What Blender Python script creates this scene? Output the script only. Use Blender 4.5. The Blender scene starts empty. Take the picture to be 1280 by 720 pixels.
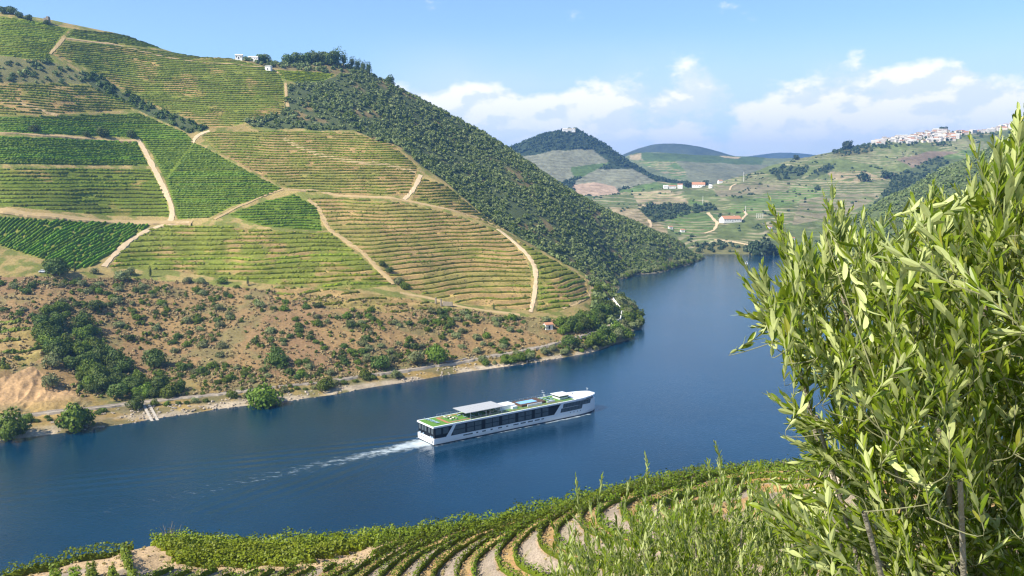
import bpy, math, random
import numpy as np
from mathutils import Vector, Matrix

R = math.radians
HAZE_DENSITY = 0.00013
rng = np.random.default_rng(7)
random.seed(7)
C = bpy.context.scene.collection
SC = bpy.context.scene

# ------------------------------------------------------------------ camera
CAM_H = 92.0
FPX = 1067.0
PITCH = math.atan((360 - 230) / FPX)
cam_d = bpy.data.cameras.new('camera')
cam_d.sensor_width = 36.0
cam_d.lens = 36.0 * FPX / 1280.0
cam_d.clip_start = 0.1
cam_d.clip_end = 30000.0
cam = bpy.data.objects.new('camera', cam_d)
C.objects.link(cam)
cam.location = (0, 0, CAM_H)
cam.rotation_euler = (math.pi / 2 - PITCH, 0, 0)
SC.camera = cam

# ------------------------------------------------------------------ sun and sky
SUN_DIR = Vector((-0.80, -0.54, 0.0)).normalized()
SUN_EL = R(46)
SUN = Vector((SUN_DIR.x * math.cos(SUN_EL), SUN_DIR.y * math.cos(SUN_EL), math.sin(SUN_EL)))
sun_d = bpy.data.lights.new('sun', 'SUN')
sun_d.energy = 4.9
sun_d.angle = R(0.55)
sun_d.color = (1.0, 0.93, 0.80)
sun = bpy.data.objects.new('sun', sun_d)
C.objects.link(sun)
sun.rotation_euler = SUN.to_track_quat('Z', 'Y').to_euler()

SC.view_settings.view_transform = 'Standard'
SC.view_settings.look = 'None'
SC.view_settings.gamma = 1.0
SC.view_settings.exposure = 0.95
SC.view_settings.use_curve_mapping = False
SC.render.engine = 'CYCLES'
cy = SC.cycles
cy.max_bounces = 5
cy.diffuse_bounces = 2
cy.glossy_bounces = 2
cy.transmission_bounces = 3
cy.transparent_max_bounces = 6
cy.volume_bounces = 0
cy.sample_clamp_indirect = 4.0
cy.use_adaptive_sampling = True
cy.adaptive_threshold = 0.012
cy.use_denoising = True
cy.denoiser = 'OPENIMAGEDENOISE'
cy.denoising_input_passes = 'RGB_ALBEDO_NORMAL'
cy.denoising_prefilter = 'ACCURATE'
cy.pixel_filter_type = 'BLACKMAN_HARRIS'
cy.filter_width = 1.3


class NT:
    """small node-tree helper"""
    def __init__(s, tree):
        s.t = tree
        s.n = tree.nodes
        s.l = tree.links

    def add(s, kind, ins=None, **kw):
        n = s.n.new(kind)
        for k, v in kw.items():
            setattr(n, k, v)
        for k, v in (ins or {}).items():
            s.set(n, k, v)
        return n

    def set(s, n, k, v):
        if isinstance(v, bpy.types.NodeSocket):
            s.l.new(v, n.inputs[k])
        else:
            n.inputs[k].default_value = v

    def math(s, op, a, b=None, c=None, clamp=False):
        n = s.n.new('ShaderNodeMath')
        n.operation = op
        n.use_clamp = clamp
        for i, v in enumerate((a, b, c)):
            if v is not None:
                s.set(n, i, v)
        return n.outputs[0]

    def mix(s, f, a, b, blend='MIX'):
        n = s.n.new('ShaderNodeMix')
        n.data_type = 'RGBA'
        n.blend_type = blend
        s.set(n, 0, f)
        s.set(n, 6, a if isinstance(a, bpy.types.NodeSocket) else tuple(a) + (1,) * (4 - len(a)))
        s.set(n, 7, b if isinstance(b, bpy.types.NodeSocket) else tuple(b) + (1,) * (4 - len(b)))
        return n.outputs[2]

    def rng(s, v, a, b, c=0.0, d=1.0, smooth=True):
        n = s.n.new('ShaderNodeMapRange')
        n.interpolation_type = 'SMOOTHSTEP' if smooth else 'LINEAR'
        n.clamp = True
        for i, x in enumerate((v, a, b, c, d)):
            s.set(n, i, x)
        return n.outputs[0]

    def noise(s, vec, scale, detail=3.0, rough=0.55, dim='3D', dist=0.0):
        n = s.n.new('ShaderNodeTexNoise')
        n.noise_dimensions = dim
        if vec is not None:
            s.set(n, 'Vector', vec)
        n.inputs['Scale'].default_value = scale
        n.inputs['Detail'].default_value = detail
        n.inputs['Roughness'].default_value = rough
        n.inputs['Distortion'].default_value = dist
        return n.outputs[0]


world = bpy.data.worlds.new('World')
SC.world = world
world.use_nodes = True
wt = NT(world.node_tree)
wt.n.clear()
sky = wt.add('ShaderNodeTexSky', sky_type='NISHITA', sun_disc=False)
sky.sun_elevation = SUN_EL
sky.sun_rotation = math.atan2(SUN.x, SUN.y)
sky.altitude = 100
sky.air_density = 1.0
sky.dust_density = 0.6
sky.ozone_density = 2.0
tc = wt.add('ShaderNodeTexCoord')
sep = wt.add('ShaderNodeSeparateXYZ', {0: tc.outputs['Generated']})
az = wt.math('ARCTAN2', sep.outputs[0], sep.outputs[1])          # azimuth from +Y, radians
el = wt.math('ARCSINE', sep.outputs[2])
cv = wt.add('ShaderNodeCombineXYZ', {0: wt.math('MULTIPLY', az, 9.0), 1: wt.math('MULTIPLY', el, 15.0), 2: 3.7}).outputs[0]
cv2 = wt.add('ShaderNodeCombineXYZ', {0: wt.math('SUBTRACT', wt.math('MULTIPLY', az, 9.0), 0.10), 1: wt.math('ADD', wt.math('MULTIPLY', el, 15.0), 0.16), 2: 3.7}).outputs[0]
n1 = wt.noise(cv, 1.25, 9.0, 0.56)
n2 = wt.noise(cv2, 1.25, 9.0, 0.56)
# heaped bank of cumulus low over the valley: dense between about 2 and 7 degrees, thinning upwards
top = wt.math('ADD', R(7.2), wt.math('MULTIPLY', wt.math('SUBTRACT', wt.noise(wt.add('ShaderNodeCombineXYZ', {0: wt.math('MULTIPLY', az, 9.0), 1: 0.0, 2: 9.0}).outputs[0], 0.9, 3.0), 0.5), R(6.5)))
over = wt.rng(wt.math('SUBTRACT', el, top), R(-3.0), R(1.2), 0.0, 1.0)
thr = wt.math('ADD', 0.27, wt.math('MULTIPLY', over, 0.36))
dens = wt.rng(wt.math('SUBTRACT', n1, thr), 0.0, 0.15)
dens = wt.math('MULTIPLY', dens, wt.rng(el, R(0.2), R(3.6), 0.25, 1.0))
dens = wt.math('MULTIPLY', dens, wt.rng(az, R(-13), R(-5.5)))
lit = wt.rng(wt.math('SUBTRACT', n1, n2), -0.05, 0.04)
lit = wt.math('MULTIPLY', lit, wt.rng(el, R(2.2), R(6.0), 0.25, 1.0))
ccol = wt.mix(lit, (6.4, 6.9, 7.8), (9.0, 8.6, 8.4))
soft = wt.rng(wt.noise(cv, 0.55, 4.0, 0.5), 0.42, 0.62)
veil = wt.math('MULTIPLY', wt.math('ADD', wt.math('MULTIPLY', soft, 0.28), 0.58), wt.rng(el, R(10.5), R(4.5)))
veil = wt.math('MULTIPLY', veil, wt.rng(az, R(-14), R(-3)))
skyc = wt.mix(wt.rng(el, R(20), R(0), 0.0, 0.30), sky.outputs[0], (5.2, 7.2, 9.8))
skyc = wt.mix(1.0, skyc, (0.86, 1.0, 1.14), 'MULTIPLY')
skyc = wt.mix(veil, skyc, (5.6, 6.4, 7.6))
skyc = wt.mix(wt.math('MULTIPLY', dens, 0.90), skyc, ccol)
bg = wt.add('ShaderNodeBackground', {'Color': skyc, 'Strength': 0.085})
wo = wt.add('ShaderNodeOutputWorld', {'Surface': bg.outputs[0]})

# ------------------------------------------------------------------ projection helpers
CP, SP = math.cos(PITCH), math.sin(PITCH)


def ray(px, py):
    u = (px - 640) / FPX
    v = (360 - py) / FPX
    return np.array([u, CP + v * SP, -SP + v * CP])


def pt(px, py, Y):
    d = ray(px, py)
    t = Y / d[1]
    return np.array([d[0] * t, Y, CAM_H + d[2] * t])


def wat(px, py, z=0.0):
    d = ray(px, py)
    t = (z - CAM_H) / d[2]
    return np.array([d[0] * t, d[1] * t, z])


def proj(X, Y, Z):
    dep = Y * CP - (Z - CAM_H) * SP
    up = Y * SP + (Z - CAM_H) * CP
    dep = np.maximum(dep, 1e-3)
    return 640 + FPX * X / dep, 360 - FPX * up / dep


def in_poly(px, py, poly):
    poly = np.asarray(poly, float)
    inside = np.zeros(np.shape(px), bool)
    n = len(poly)
    x0, y0 = poly.min(0)
    x1, y1 = poly.max(0)
    for i in range(n):
        ax, ay = poly[i]
        bx, by = poly[(i + 1) % n]
        if ay == by:
            continue
        cond = ((ay > py) != (by > py)) & (px < (bx - ax) * (py - ay) / (by - ay) + ax)
        inside ^= cond
    return inside


def hash2(ix, iy, seed):
    h = (ix.astype(np.int64) * 374761393 + iy.astype(np.int64) * 668265263 + seed * 982451653) & 0x7fffffff
    h = ((h ^ (h >> 13)) * 1274126177) & 0x7fffffff
    h = h ^ (h >> 16)
    return (h & 0xffff) / 65535.0


def vnoise(x, y, seed=0):
    x = np.asarray(x, float); y = np.asarray(y, float)
    ix = np.floor(x); iy = np.floor(y)
    fx = x - ix; fy = y - iy
    fx = fx * fx * (3 - 2 * fx); fy = fy * fy * (3 - 2 * fy)
    a = hash2(ix, iy, seed); b = hash2(ix + 1, iy, seed)
    c = hash2(ix, iy + 1, seed); d = hash2(ix + 1, iy + 1, seed)
    return (a * (1 - fx) + b * fx) * (1 - fy) + (c * (1 - fx) + d * fx) * fy


def fbm(x, y, seed=0, octv=4, gain=0.5):
    s = 0; amp = 1; tot = 0
    for o in range(octv):
        s = s + amp * vnoise(x * 2 ** o + 17.3 * o, y * 2 ** o - 9.1 * o, seed + o)
        tot += amp
        amp *= gain
    return s / tot


def sstep(x, a, b):
    t = np.clip((x - a) / (b - a), 0, 1)
    return t * t * (3 - 2 * t)


def lin(r, g, b):
    f = lambda c: (c / 255 / 12.92) if c / 255 <= 0.04045 else ((c / 255 + 0.055) / 1.055) ** 2.4
    return (f(r), f(g), f(b))


# ------------------------------------------------------------------ object helpers
def tag(o, label=None, cat=None, group=None, kind=None):
    if label: o['label'] = label
    if cat: o['category'] = cat
    if group: o['group'] = group
    if kind: o['kind'] = kind
    return o


def mesh_np(name, verts, faces, mats=None, midx=None, smooth=False, uv=None):
    """verts (n,3), faces list of arrays (m,k) of one or several sizes"""
    me = bpy.data.meshes.new(name)
    verts = np.asarray(verts, np.float32)
    if isinstance(faces, np.ndarray):
        faces = [faces]
    faces = [np.asarray(f, np.int32) for f in faces if len(f)]
    nl = sum(f.size for f in faces)
    nf = sum(len(f) for f in faces)
    me.vertices.add(len(verts))
    me.vertices.foreach_set('co', verts.ravel())
    me.loops.add(nl)
    me.loops.foreach_set('vertex_index', np.concatenate([f.ravel() for f in faces]) if faces else [])
    me.polygons.add(nf)
    tot = np.concatenate([np.full(len(f), f.shape[1], np.int32) for f in faces])
    start = np.concatenate([[0], np.cumsum(tot)[:-1]]).astype(np.int32)
    me.polygons.foreach_set('loop_start', start)
    if midx is not None:
        me.polygons.foreach_set('material_index', np.asarray(midx, np.int32))
    me.polygons.foreach_set('use_smooth', np.full(nf, bool(smooth)))
    for m in (mats if isinstance(mats, (list, tuple)) else [mats] if mats else []):
        me.materials.append(m)
    me.update(calc_edges=True)
    assert max(int(f.max()) for f in faces) < len(verts), name
    return me


def link(name, me, parent=None, loc=None, rot=None, scale=None):
    o = bpy.data.objects.new(name, me)
    C.objects.link(o)
    if parent: o.parent = parent
    if loc is not None: o.location = loc
    if rot is not None: o.rotation_euler = rot
    if scale is not None: o.scale = scale if hasattr(scale, '__len__') else (scale,) * 3
    return o


def attr(me, name, vals, typ='FLOAT', dom='POINT'):
    a = me.attributes.new(name, typ, dom)
    if typ == 'FLOAT':
        a.data.foreach_set('value', np.asarray(vals, np.float32).ravel())
    elif typ == 'FLOAT_COLOR':
        v = np.asarray(vals, np.float32)
        if v.shape[1] == 3:
            v = np.concatenate([v, np.ones((len(v), 1), np.float32)], 1)
        a.data.foreach_set('color', v.ravel())


class MB:
    """collects plain shapes into one mesh"""
    def __init__(s):
        s.v = []; s.f = []; s.m = []; s.n = 0

    def add(s, verts, faces, m=0):
        s.v.extend([tuple(v) for v in verts])
        for f in faces:
            s.f.append([i + s.n for i in f]); s.m.append(m)
        s.n += len(verts)

    def box(s, c, d, rz=0.0, m=0, taper=1.0):
        hx, hy, hz = d[0] / 2, d[1] / 2, d[2] / 2
        vs = []
        for z, t in ((-hz, 1.0), (hz, taper)):
            for x, y in ((-hx, -hy), (hx, -hy), (hx, hy), (-hx, hy)):
                x, y = x * t, y * t
                vs.append((c[0] + x * math.cos(rz) - y * math.sin(rz), c[1] + x * math.sin(rz) + y * math.cos(rz), c[2] + z))
        s.add(vs, [(0, 3, 2, 1), (4, 5, 6, 7), (0, 1, 5, 4), (1, 2, 6, 5), (2, 3, 7, 6), (3, 0, 4, 7)], m)

    def prism(s, poly, z0, z1, m=0):
        n = len(poly)
        vs = [(p[0], p[1], z0) for p in poly] + [(p[0], p[1], z1) for p in poly]
        s.add(vs, [tuple(range(n))[::-1], tuple(range(n, 2 * n))] + [(i, (i + 1) % n, n + (i + 1) % n, n + i) for i in range(n)], m)

    def hull(s, bottom, top, m=0):
        n = len(bottom)
        s.add(list(bottom) + list(top), [tuple(range(n))[::-1], tuple(range(n, 2 * n))] + [(i, (i + 1) % n, n + (i + 1) % n, n + i) for i in range(n)], m)

    def tube(s, pts, rad, sides=6, m=0, cap=True):
        pts = [Vector(p) for p in pts]
        rads = rad if hasattr(rad, '__len__') else [rad] * len(pts)
        base = s.n
        vs = []
        for i, p in enumerate(pts):
            d = (pts[min(i + 1, len(pts) - 1)] - pts[max(i - 1, 0)])
            d.normalize()
            a = d.cross(Vector((0, 0, 1)) if abs(d.z) < 0.95 else Vector((1, 0, 0))); a.normalize()
            b = d.cross(a)
            for k in range(sides):
                t = 2 * math.pi * k / sides
                vs.append(p + (a * math.cos(t) + b * math.sin(t)) * rads[i])
        fs = []
        for i in range(len(pts) - 1):
            for k in range(sides):
                fs.append((i * sides + k, (i + 1) * sides + k, (i + 1) * sides + (k + 1) % sides, i * sides + (k + 1) % sides))
        if cap:
            fs.append(tuple(range(sides))); fs.append(tuple(range((len(pts) - 1) * sides, len(pts) * sides))[::-1])
        s.add(vs, fs, m)

    def mesh(s, name, mats, smooth=False):
        me = bpy.data.meshes.new(name)
        me.from_pydata(s.v, [], s.f)
        for m in (mats if isinstance(mats, (list, tuple)) else [mats]):
            me.materials.append(m)
        me.polygons.foreach_set('material_index', s.m)
        me.polygons.foreach_set('use_smooth', [smooth] * len(s.f))
        me.update()
        return me

    def build(s, name, mats, parent=None, smooth=False, **kw):
        return link(name, s.mesh(name, mats, smooth), parent, **kw)


def empty(name, loc=(0, 0, 0), rz=0.0):
    o = bpy.data.objects.new(name, None)
    C.objects.link(o)
    o.location = loc
    o.rotation_euler = (0, 0, rz)
    o.empty_display_size = 0.5
    return o


def copy_tree(o, parent=None):
    kids = list(o.children)
    c = o.copy()
    C.objects.link(c)
    if parent: c.parent = parent
    for k in kids:
        copy_tree(k, c)
    return c


# ------------------------------------------------------------------ materials
def mat(name):
    m = bpy.data.materials.new(name)
    m.use_nodes = True
    t = NT(m.node_tree)
    t.n.clear()
    return m, t


def finish(t, bsdf, disp=None):
    o = t.add('ShaderNodeOutputMaterial')
    t.l.new(bsdf, o.inputs['Surface'])


def simple(name, col, rough=0.6, metal=0.0, var=0.12, scale=6.0, spec=0.4, bump=0.0):
    m, t = mat(name)
    co = t.add('ShaderNodeTexCoord').outputs['Object']
    n = t.noise(co, scale, 4.0, 0.6)
    c = t.mix(n, tuple(x * (1 - var) for x in col), tuple(min(1, x * (1 + var)) for x in col))
    p = t.add('ShaderNodeBsdfPrincipled', {'Base Color': c, 'Roughness': rough, 'Metallic': metal, 'Specular IOR Level': spec})
    if bump:
        b = t.add('ShaderNodeBump', {'Strength': bump, 'Distance': 0.05, 'Height': n})
        t.l.new(b.outputs[0], p.inputs['Normal'])
    finish(t, p.outputs[0])
    return m


def foliage(name, dark, light, scale=0.35, trans=0.25, rough=0.6, objvar=0.25, back=None):
    """leaves: colour wanders between two greens over the crown and from plant to plant"""
    m, t = mat(name)
    g = t.add('ShaderNodeNewGeometry')
    n = t.noise(g.outputs['Position'], scale, 3.0, 0.7)
    isl = g.outputs['Random Per Island']
    f = t.math('ADD', t.math('MULTIPLY', t.rng(n, 0.3, 0.7), 0.65), t.math('MULTIPLY', isl, 0.35))
    c = t.mix(f, dark, light)
    oi = t.add('ShaderNodeObjectInfo')
    v = t.rng(oi.outputs['Random'], 0, 1, 1 - objvar, 1 + objvar, False)
    hs = t.add('ShaderNodeHueSaturation', {'Hue': t.rng(oi.outputs['Random'], 0, 1, 0.485, 0.515, False), 'Saturation': 1.0, 'Value': v, 'Color': c})
    c = hs.outputs[0]
    if back is not None:
        c = t.mix(g.outputs['Backfacing'], c, back)
    p = t.add('ShaderNodeBsdfPrincipled', {'Base Color': c, 'Roughness': rough, 'Specular IOR Level': 0.25})
    tr = t.add('ShaderNodeBsdfTranslucent', {'Color': t.mix(0.5, c, (0.10, 0.16, 0.01), 'ADD') if trans > 0.3 else c})
    mx = t.add('ShaderNodeMixShader', {0: trans, 1: p.outputs[0], 2: tr.outputs[0]})
    finish(t, mx.outputs[0])
    return m


def ground_mat(name, scale=1.0, bump=0.5, speck=0.35):
    """bare ground: colour carried by the land-cover map, broken up by clods, tufts and stones"""
    m, t = mat(name)
    a = t.add('ShaderNodeAttribute', attribute_name='cover').outputs['Color']
    pos = t.add('ShaderNodeNewGeometry').outputs['Position']
    n1 = t.noise(pos, 0.9 * scale, 4.0, 0.65)
    n2 = t.noise(pos, 0.11 * scale, 3.0, 0.6)
    v = t.math('ADD', t.rng(n1, 0.25, 0.75, 1 - speck, 1 + speck, False), t.rng(n2, 0.3, 0.7, -0.14, 0.14, False))
    c = t.mix(1.0, a, t.add('ShaderNodeCombineColor', {0: v, 1: v, 2: v}).outputs[0], 'MULTIPLY')
    b = t.add('ShaderNodeBump', {'Strength': bump, 'Distance': 0.6 / scale, 'Height': n1})
    p = t.add('ShaderNodeBsdfPrincipled', {'Base Color': c, 'Roughness': 0.95, 'Specular IOR Level': 0.1, 'Normal': b.outputs[0]})
    finish(t, p.outputs[0])
    return m
# ------------------------------------------------------------------ terrain bodies
class Body:
    def __init__(s, pts, a0, a1, na, Ys, lam=1e-3):
        P = np.array(pts, float)
        s.P = P[:, :2] / 100.0
        r = np.linalg.norm(s.P[:, None] - s.P[None], axis=2)
        K = np.where(r > 0, r * r * np.log(np.maximum(r, 1e-9)), 0.0) + lam * np.eye(len(P))
        Q = np.concatenate([np.ones((len(P), 1)), s.P], 1)
        M = np.block([[K, Q], [Q.T, np.zeros((3, 3))]])
        s.w = np.linalg.solve(M, np.concatenate([P[:, 2], np.zeros(3)]))
        s.a = np.linspace(a0, a1, na)
        s.Y = np.asarray(Ys, float)
        s.X2 = s.a[:, None] * s.Y[None, :]
        s.Y2 = np.broadcast_to(s.Y[None, :], s.X2.shape).copy()
        s.Z = s.tps(s.X2.ravel(), s.Y2.ravel()).reshape(s.X2.shape)

    def tps(s, X, Y):
        q = np.stack([X, Y], 1) / 100.0
        out = s.w[-3] + q @ s.w[-2:]
        for i in range(len(s.P)):
            r2 = (q[:, 0] - s.P[i, 0]) ** 2 + (q[:, 1] - s.P[i, 1]) ** 2
            out += s.w[i] * 0.5 * r2 * np.log(np.maximum(r2, 1e-12))
        return out

    def pix(s):
        return proj(s.X2, s.Y2, s.Z)

    def sample(s, X, Y, field=None):
        F = s.Z if field is None else field
        X = np.asarray(X, float); Y = np.asarray(Y, float)
        fa = np.clip((X / Y - s.a[0]) / (s.a[1] - s.a[0]), 0, len(s.a) - 1.001)
        fy = np.clip(np.interp(Y, s.Y, np.arange(len(s.Y))), 0, len(s.Y) - 1.001)
        i = fa.astype(int); j = fy.astype(int)
        u = fa - i; v = fy - j
        return (F[i, j] * (1 - u) + F[i + 1, j] * u) * (1 - v) + (F[i, j + 1] * (1 - u) + F[i + 1, j + 1] * u) * v

    def cast(s, px, py):
        """where the line of sight through a photo pixel first meets this ground"""
        d = ray(px, py)
        Ys = np.arange(s.Y[0], s.Y[-1], 0.5)
        t = Ys / d[1]
        zr = CAM_H + d[2] * t
        zt = s.sample(d[0] * t, Ys)
        k = np.argmax(zt >= zr)
        if zt[k] < zr[k]:
            return None
        return np.array([d[0] * t[k], Ys[k], zt[k]])

    def hit(s, px, py, slack=16):
        for k in np.arange(0, slack, 0.7):
            p = s.cast(px, py + k)
            if p is not None:
                return p
        return None

    def build(s, name, material, cover, label, cat, zmin=-4.0):
        na, ny = s.Z.shape
        idx = np.arange(na * ny).reshape(na, ny)
        q = np.stack([idx[:-1, :-1], idx[1:, :-1], idx[1:, 1:], idx[:-1, 1:]], -1).reshape(-1, 4)
        zf = s.Z.ravel()
        q = q[(zf[q].max(1) > zmin)]
        used = np.unique(q)
        rem = np.full(na * ny, -1, np.int64); rem[used] = np.arange(len(used))
        v = np.stack([s.X2.ravel(), s.Y2.ravel(), zf], 1)[used]
        me = mesh_np(name, v, rem[q], material, smooth=True)
        attr(me, 'cover', cover.reshape(-1, 3)[used], 'FLOAT_COLOR')
        o = link(name, me)
        tag(o, label, cat, kind='structure')
        return o


def column(px, rows, shore=None, back=((60, -15), (220, -75)), under=True):
    out = []
    if shore is not None:
        w = wat(px, shore)
        out.append(w)
        if under:
            out.append(np.array([w[0], w[1] - 14, -3.5]))
            out.append(np.array([w[0], w[1] - 60, -9.0]))
    last = None
    for r in rows:
        if len(r) == 2:
            last = pt(px, r[0], r[1])
        else:                       # (None, Y, z)
            last = np.array([(px - 640) / FPX * r[1], r[1], r[2]])
        out.append(last)
    for dy, dz in back:
        out.append(np.array([last[0] * (1 + dy / last[1]), last[1] + dy, last[2] + dz]))
    return out


# ---- the near left hillside: front spur with the vineyards, wooded ridge behind it
A_cols = []
A_cols += column(-330, [(500, 395), (400, 440), (300, 500), (200, 570), (90, 660), (-30, 770)], 605)
A_cols += column(-160, [(500, 375), (400, 435), (300, 490), (200, 560), (90, 655), (-10, 760)], 580)
A_cols += column(0, [(516, 325), (465, 352), (400, 400), (340, 445), (262, 510), (210, 550), (170, 580), (145, 605), (100, 640), (70, 665), (15, 740)], 551)
A_cols += column(150, [(506, 343), (440, 400), (345, 470), (280, 545), (215, 600), (175, 640), (140, 670), (100, 705), (60, 745), (43, 775)], 531)
A_cols += column(300, [(487, 364), (440, 405), (360, 475), (280, 560), (230, 615), (165, 680), (120, 730), (74, 790)], 508)
A_cols += column(420, [(475, 384), (430, 415), (365, 480), (310, 545), (245, 620), (200, 665), (165, 705), (120, 780), (80, 850)], 493)
A_cols += column(500, [(463, 403), (420, 435), (375, 485), (320, 545), (260, 610), (215, 665), (185, 700), (None, 735, 124), (150, 800), (111, 870)], 479)
A_cols += column(570, [(452, 424), (410, 460), (375, 500), (310, 580), (250, 650), (236, 672), (None, 712, 86), (190, 820), (148, 900)], 467)
A_cols += column(640, [(441, 441), (405, 475), (385, 500), (340, 555), (292, 625), (None, 672, 50), (250, 780), (192, 940)], 457)
A_cols += column(700, [(430, 460), (395, 500), (365, 530), (326, 590), (None, 645, 30), (290, 780), (231, 970)], 447.5)
A_cols += column(740, [(420, 478), (390, 520), (349, 585), (None, 640, 16), (None, 700, 8), (320, 800), (290, 850), (254, 985)], 440)
A_cols += column(770, [(408, 508), (388, 560), (375, 596), (None, 650, 3.0), (None, 740, 1.2), (None, 815, 0.5), (320, 880), (269, 995)], 429)
A_cols += column(790, [(398, 545), (388, 575), (None, 605, 3.0), (None, 630, -2.0), (None, 740, -4.0), (None, 835, -3.0), (345, 858), (310, 930), (277, 1000)], 414)
A_cols += column(803, [(None, 520, -5), (None, 590, -3), (None, 640, -6), (None, 740, -6)], None, ())
A_cols += column(820, [(None, 560, -9), (None, 700, -7), (341, 884), (310, 950), (292, 1005)], None)
A_cols += [np.array([(820 - 640) / FPX * 865, 868, -3.5])]
A_cols += column(850, [(None, 700, -8), (None, 930, -3.5), (333, 953), (313, 1000), (303, 1030)], None, ((40, -14), (90, -24)))
A_cols += column(882, [(None, 900, -8), (None, 1040, -3.5), (322.5, 1062), ], None, ((40, -5), (90, -9)))
A_cols += column(920, [(None, 900, -9), (None, 1060, -8)], None, ((60, 0), ))
A_cols += [wat(p, y) for p, y in ((80, 541), (190, 524), (240, 517), (360, 501), (460, 485), (535, 473), (605, 462), (670, 452.5), (720, 444), (755, 435), (795, 405), (796, 392), (868, 327.5))]
Ya = np.concatenate([np.arange(288, 470, 0.85), np.arange(470, 700, 0.62), np.arange(700, 900, 0.9), np.arange(900, 1200, 1.6)])
A = Body(A_cols, -0.93, 0.285, 1300, Ya)
A.Z += (fbm(A.X2 / 22, A.Y2 / 22, 3, 4) - 0.5) * 2.2 * sstep(A.Z, 1.5, 9)
A.smooth = A.Z.copy()
PXA, PYA = A.pix()

# land cover of the left hillside, region by region (map outlines)
SOIL = np.array((0.310, 0.210, 0.085)); DRY = np.array((0.350, 0.250, 0.080)); RED = np.array((0.194, 0.122, 0.062))
GRN = np.array((0.120, 0.160, 0.018)); SCRUB = np.array((0.140, 0.135, 0.055)); SAND = np.array((0.46, 0.33, 0.19))
FOR = np.array((0.070, 0.088, 0.036)); PALE = np.array((0.34, 0.28, 0.20))

FOREST = [(360, 106), (395, 100), (432, 92), (455, 84), (500, 100), (560, 130), (640, 180), (700, 220), (760, 255), (830, 285), (900, 318), (870, 334), (820, 348), (772, 356), (772, 372), (805, 388), (805, 408), (765, 440), (748, 425), (738, 405), (742, 378), (734, 346), (700, 327), (640, 291), (600, 264), (560, 230), (527, 207), (497, 180), (442, 164), (345, 161), (318, 158), (300, 150), (352, 142)]
HEDGE1 = [(100, 95), (120, 92), (150, 112), (185, 131), (240, 152), (262, 162), (235, 166), (180, 140), (120, 112)]
RAVINE = [(45, 392), (75, 388), (112, 415), (128, 440), (160, 458), (185, 480), (225, 490), (225, 500), (150, 506), (118, 500), (95, 470), (62, 440), (48, 420)]
BLUFF = [(-20, 478), (40, 458), (66, 478), (110, 502), (100, 514), (40, 521), (-20, 528)]
LOWER = [(-60, 352), (40, 345), (90, 348), (150, 347), (232, 354), (330, 362), (420, 372), (500, 379), (560, 386), (650, 396), (690, 400), (735, 392), (770, 408), (800, 430), (560, 500), (0, 600), (-60, 600)]
TOPSCRUB = [(196, 46), (215, 46), (290, 64), (300, 70), (420, 66), (470, 84), (470, 92), (425, 92), (345, 86), (290, 72), (215, 61), (200, 52)]
SCR1 = [(-60, 68), (0, 70), (70, 79), (112, 95), (105, 104), (0, 103), (-60, 103)]

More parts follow.
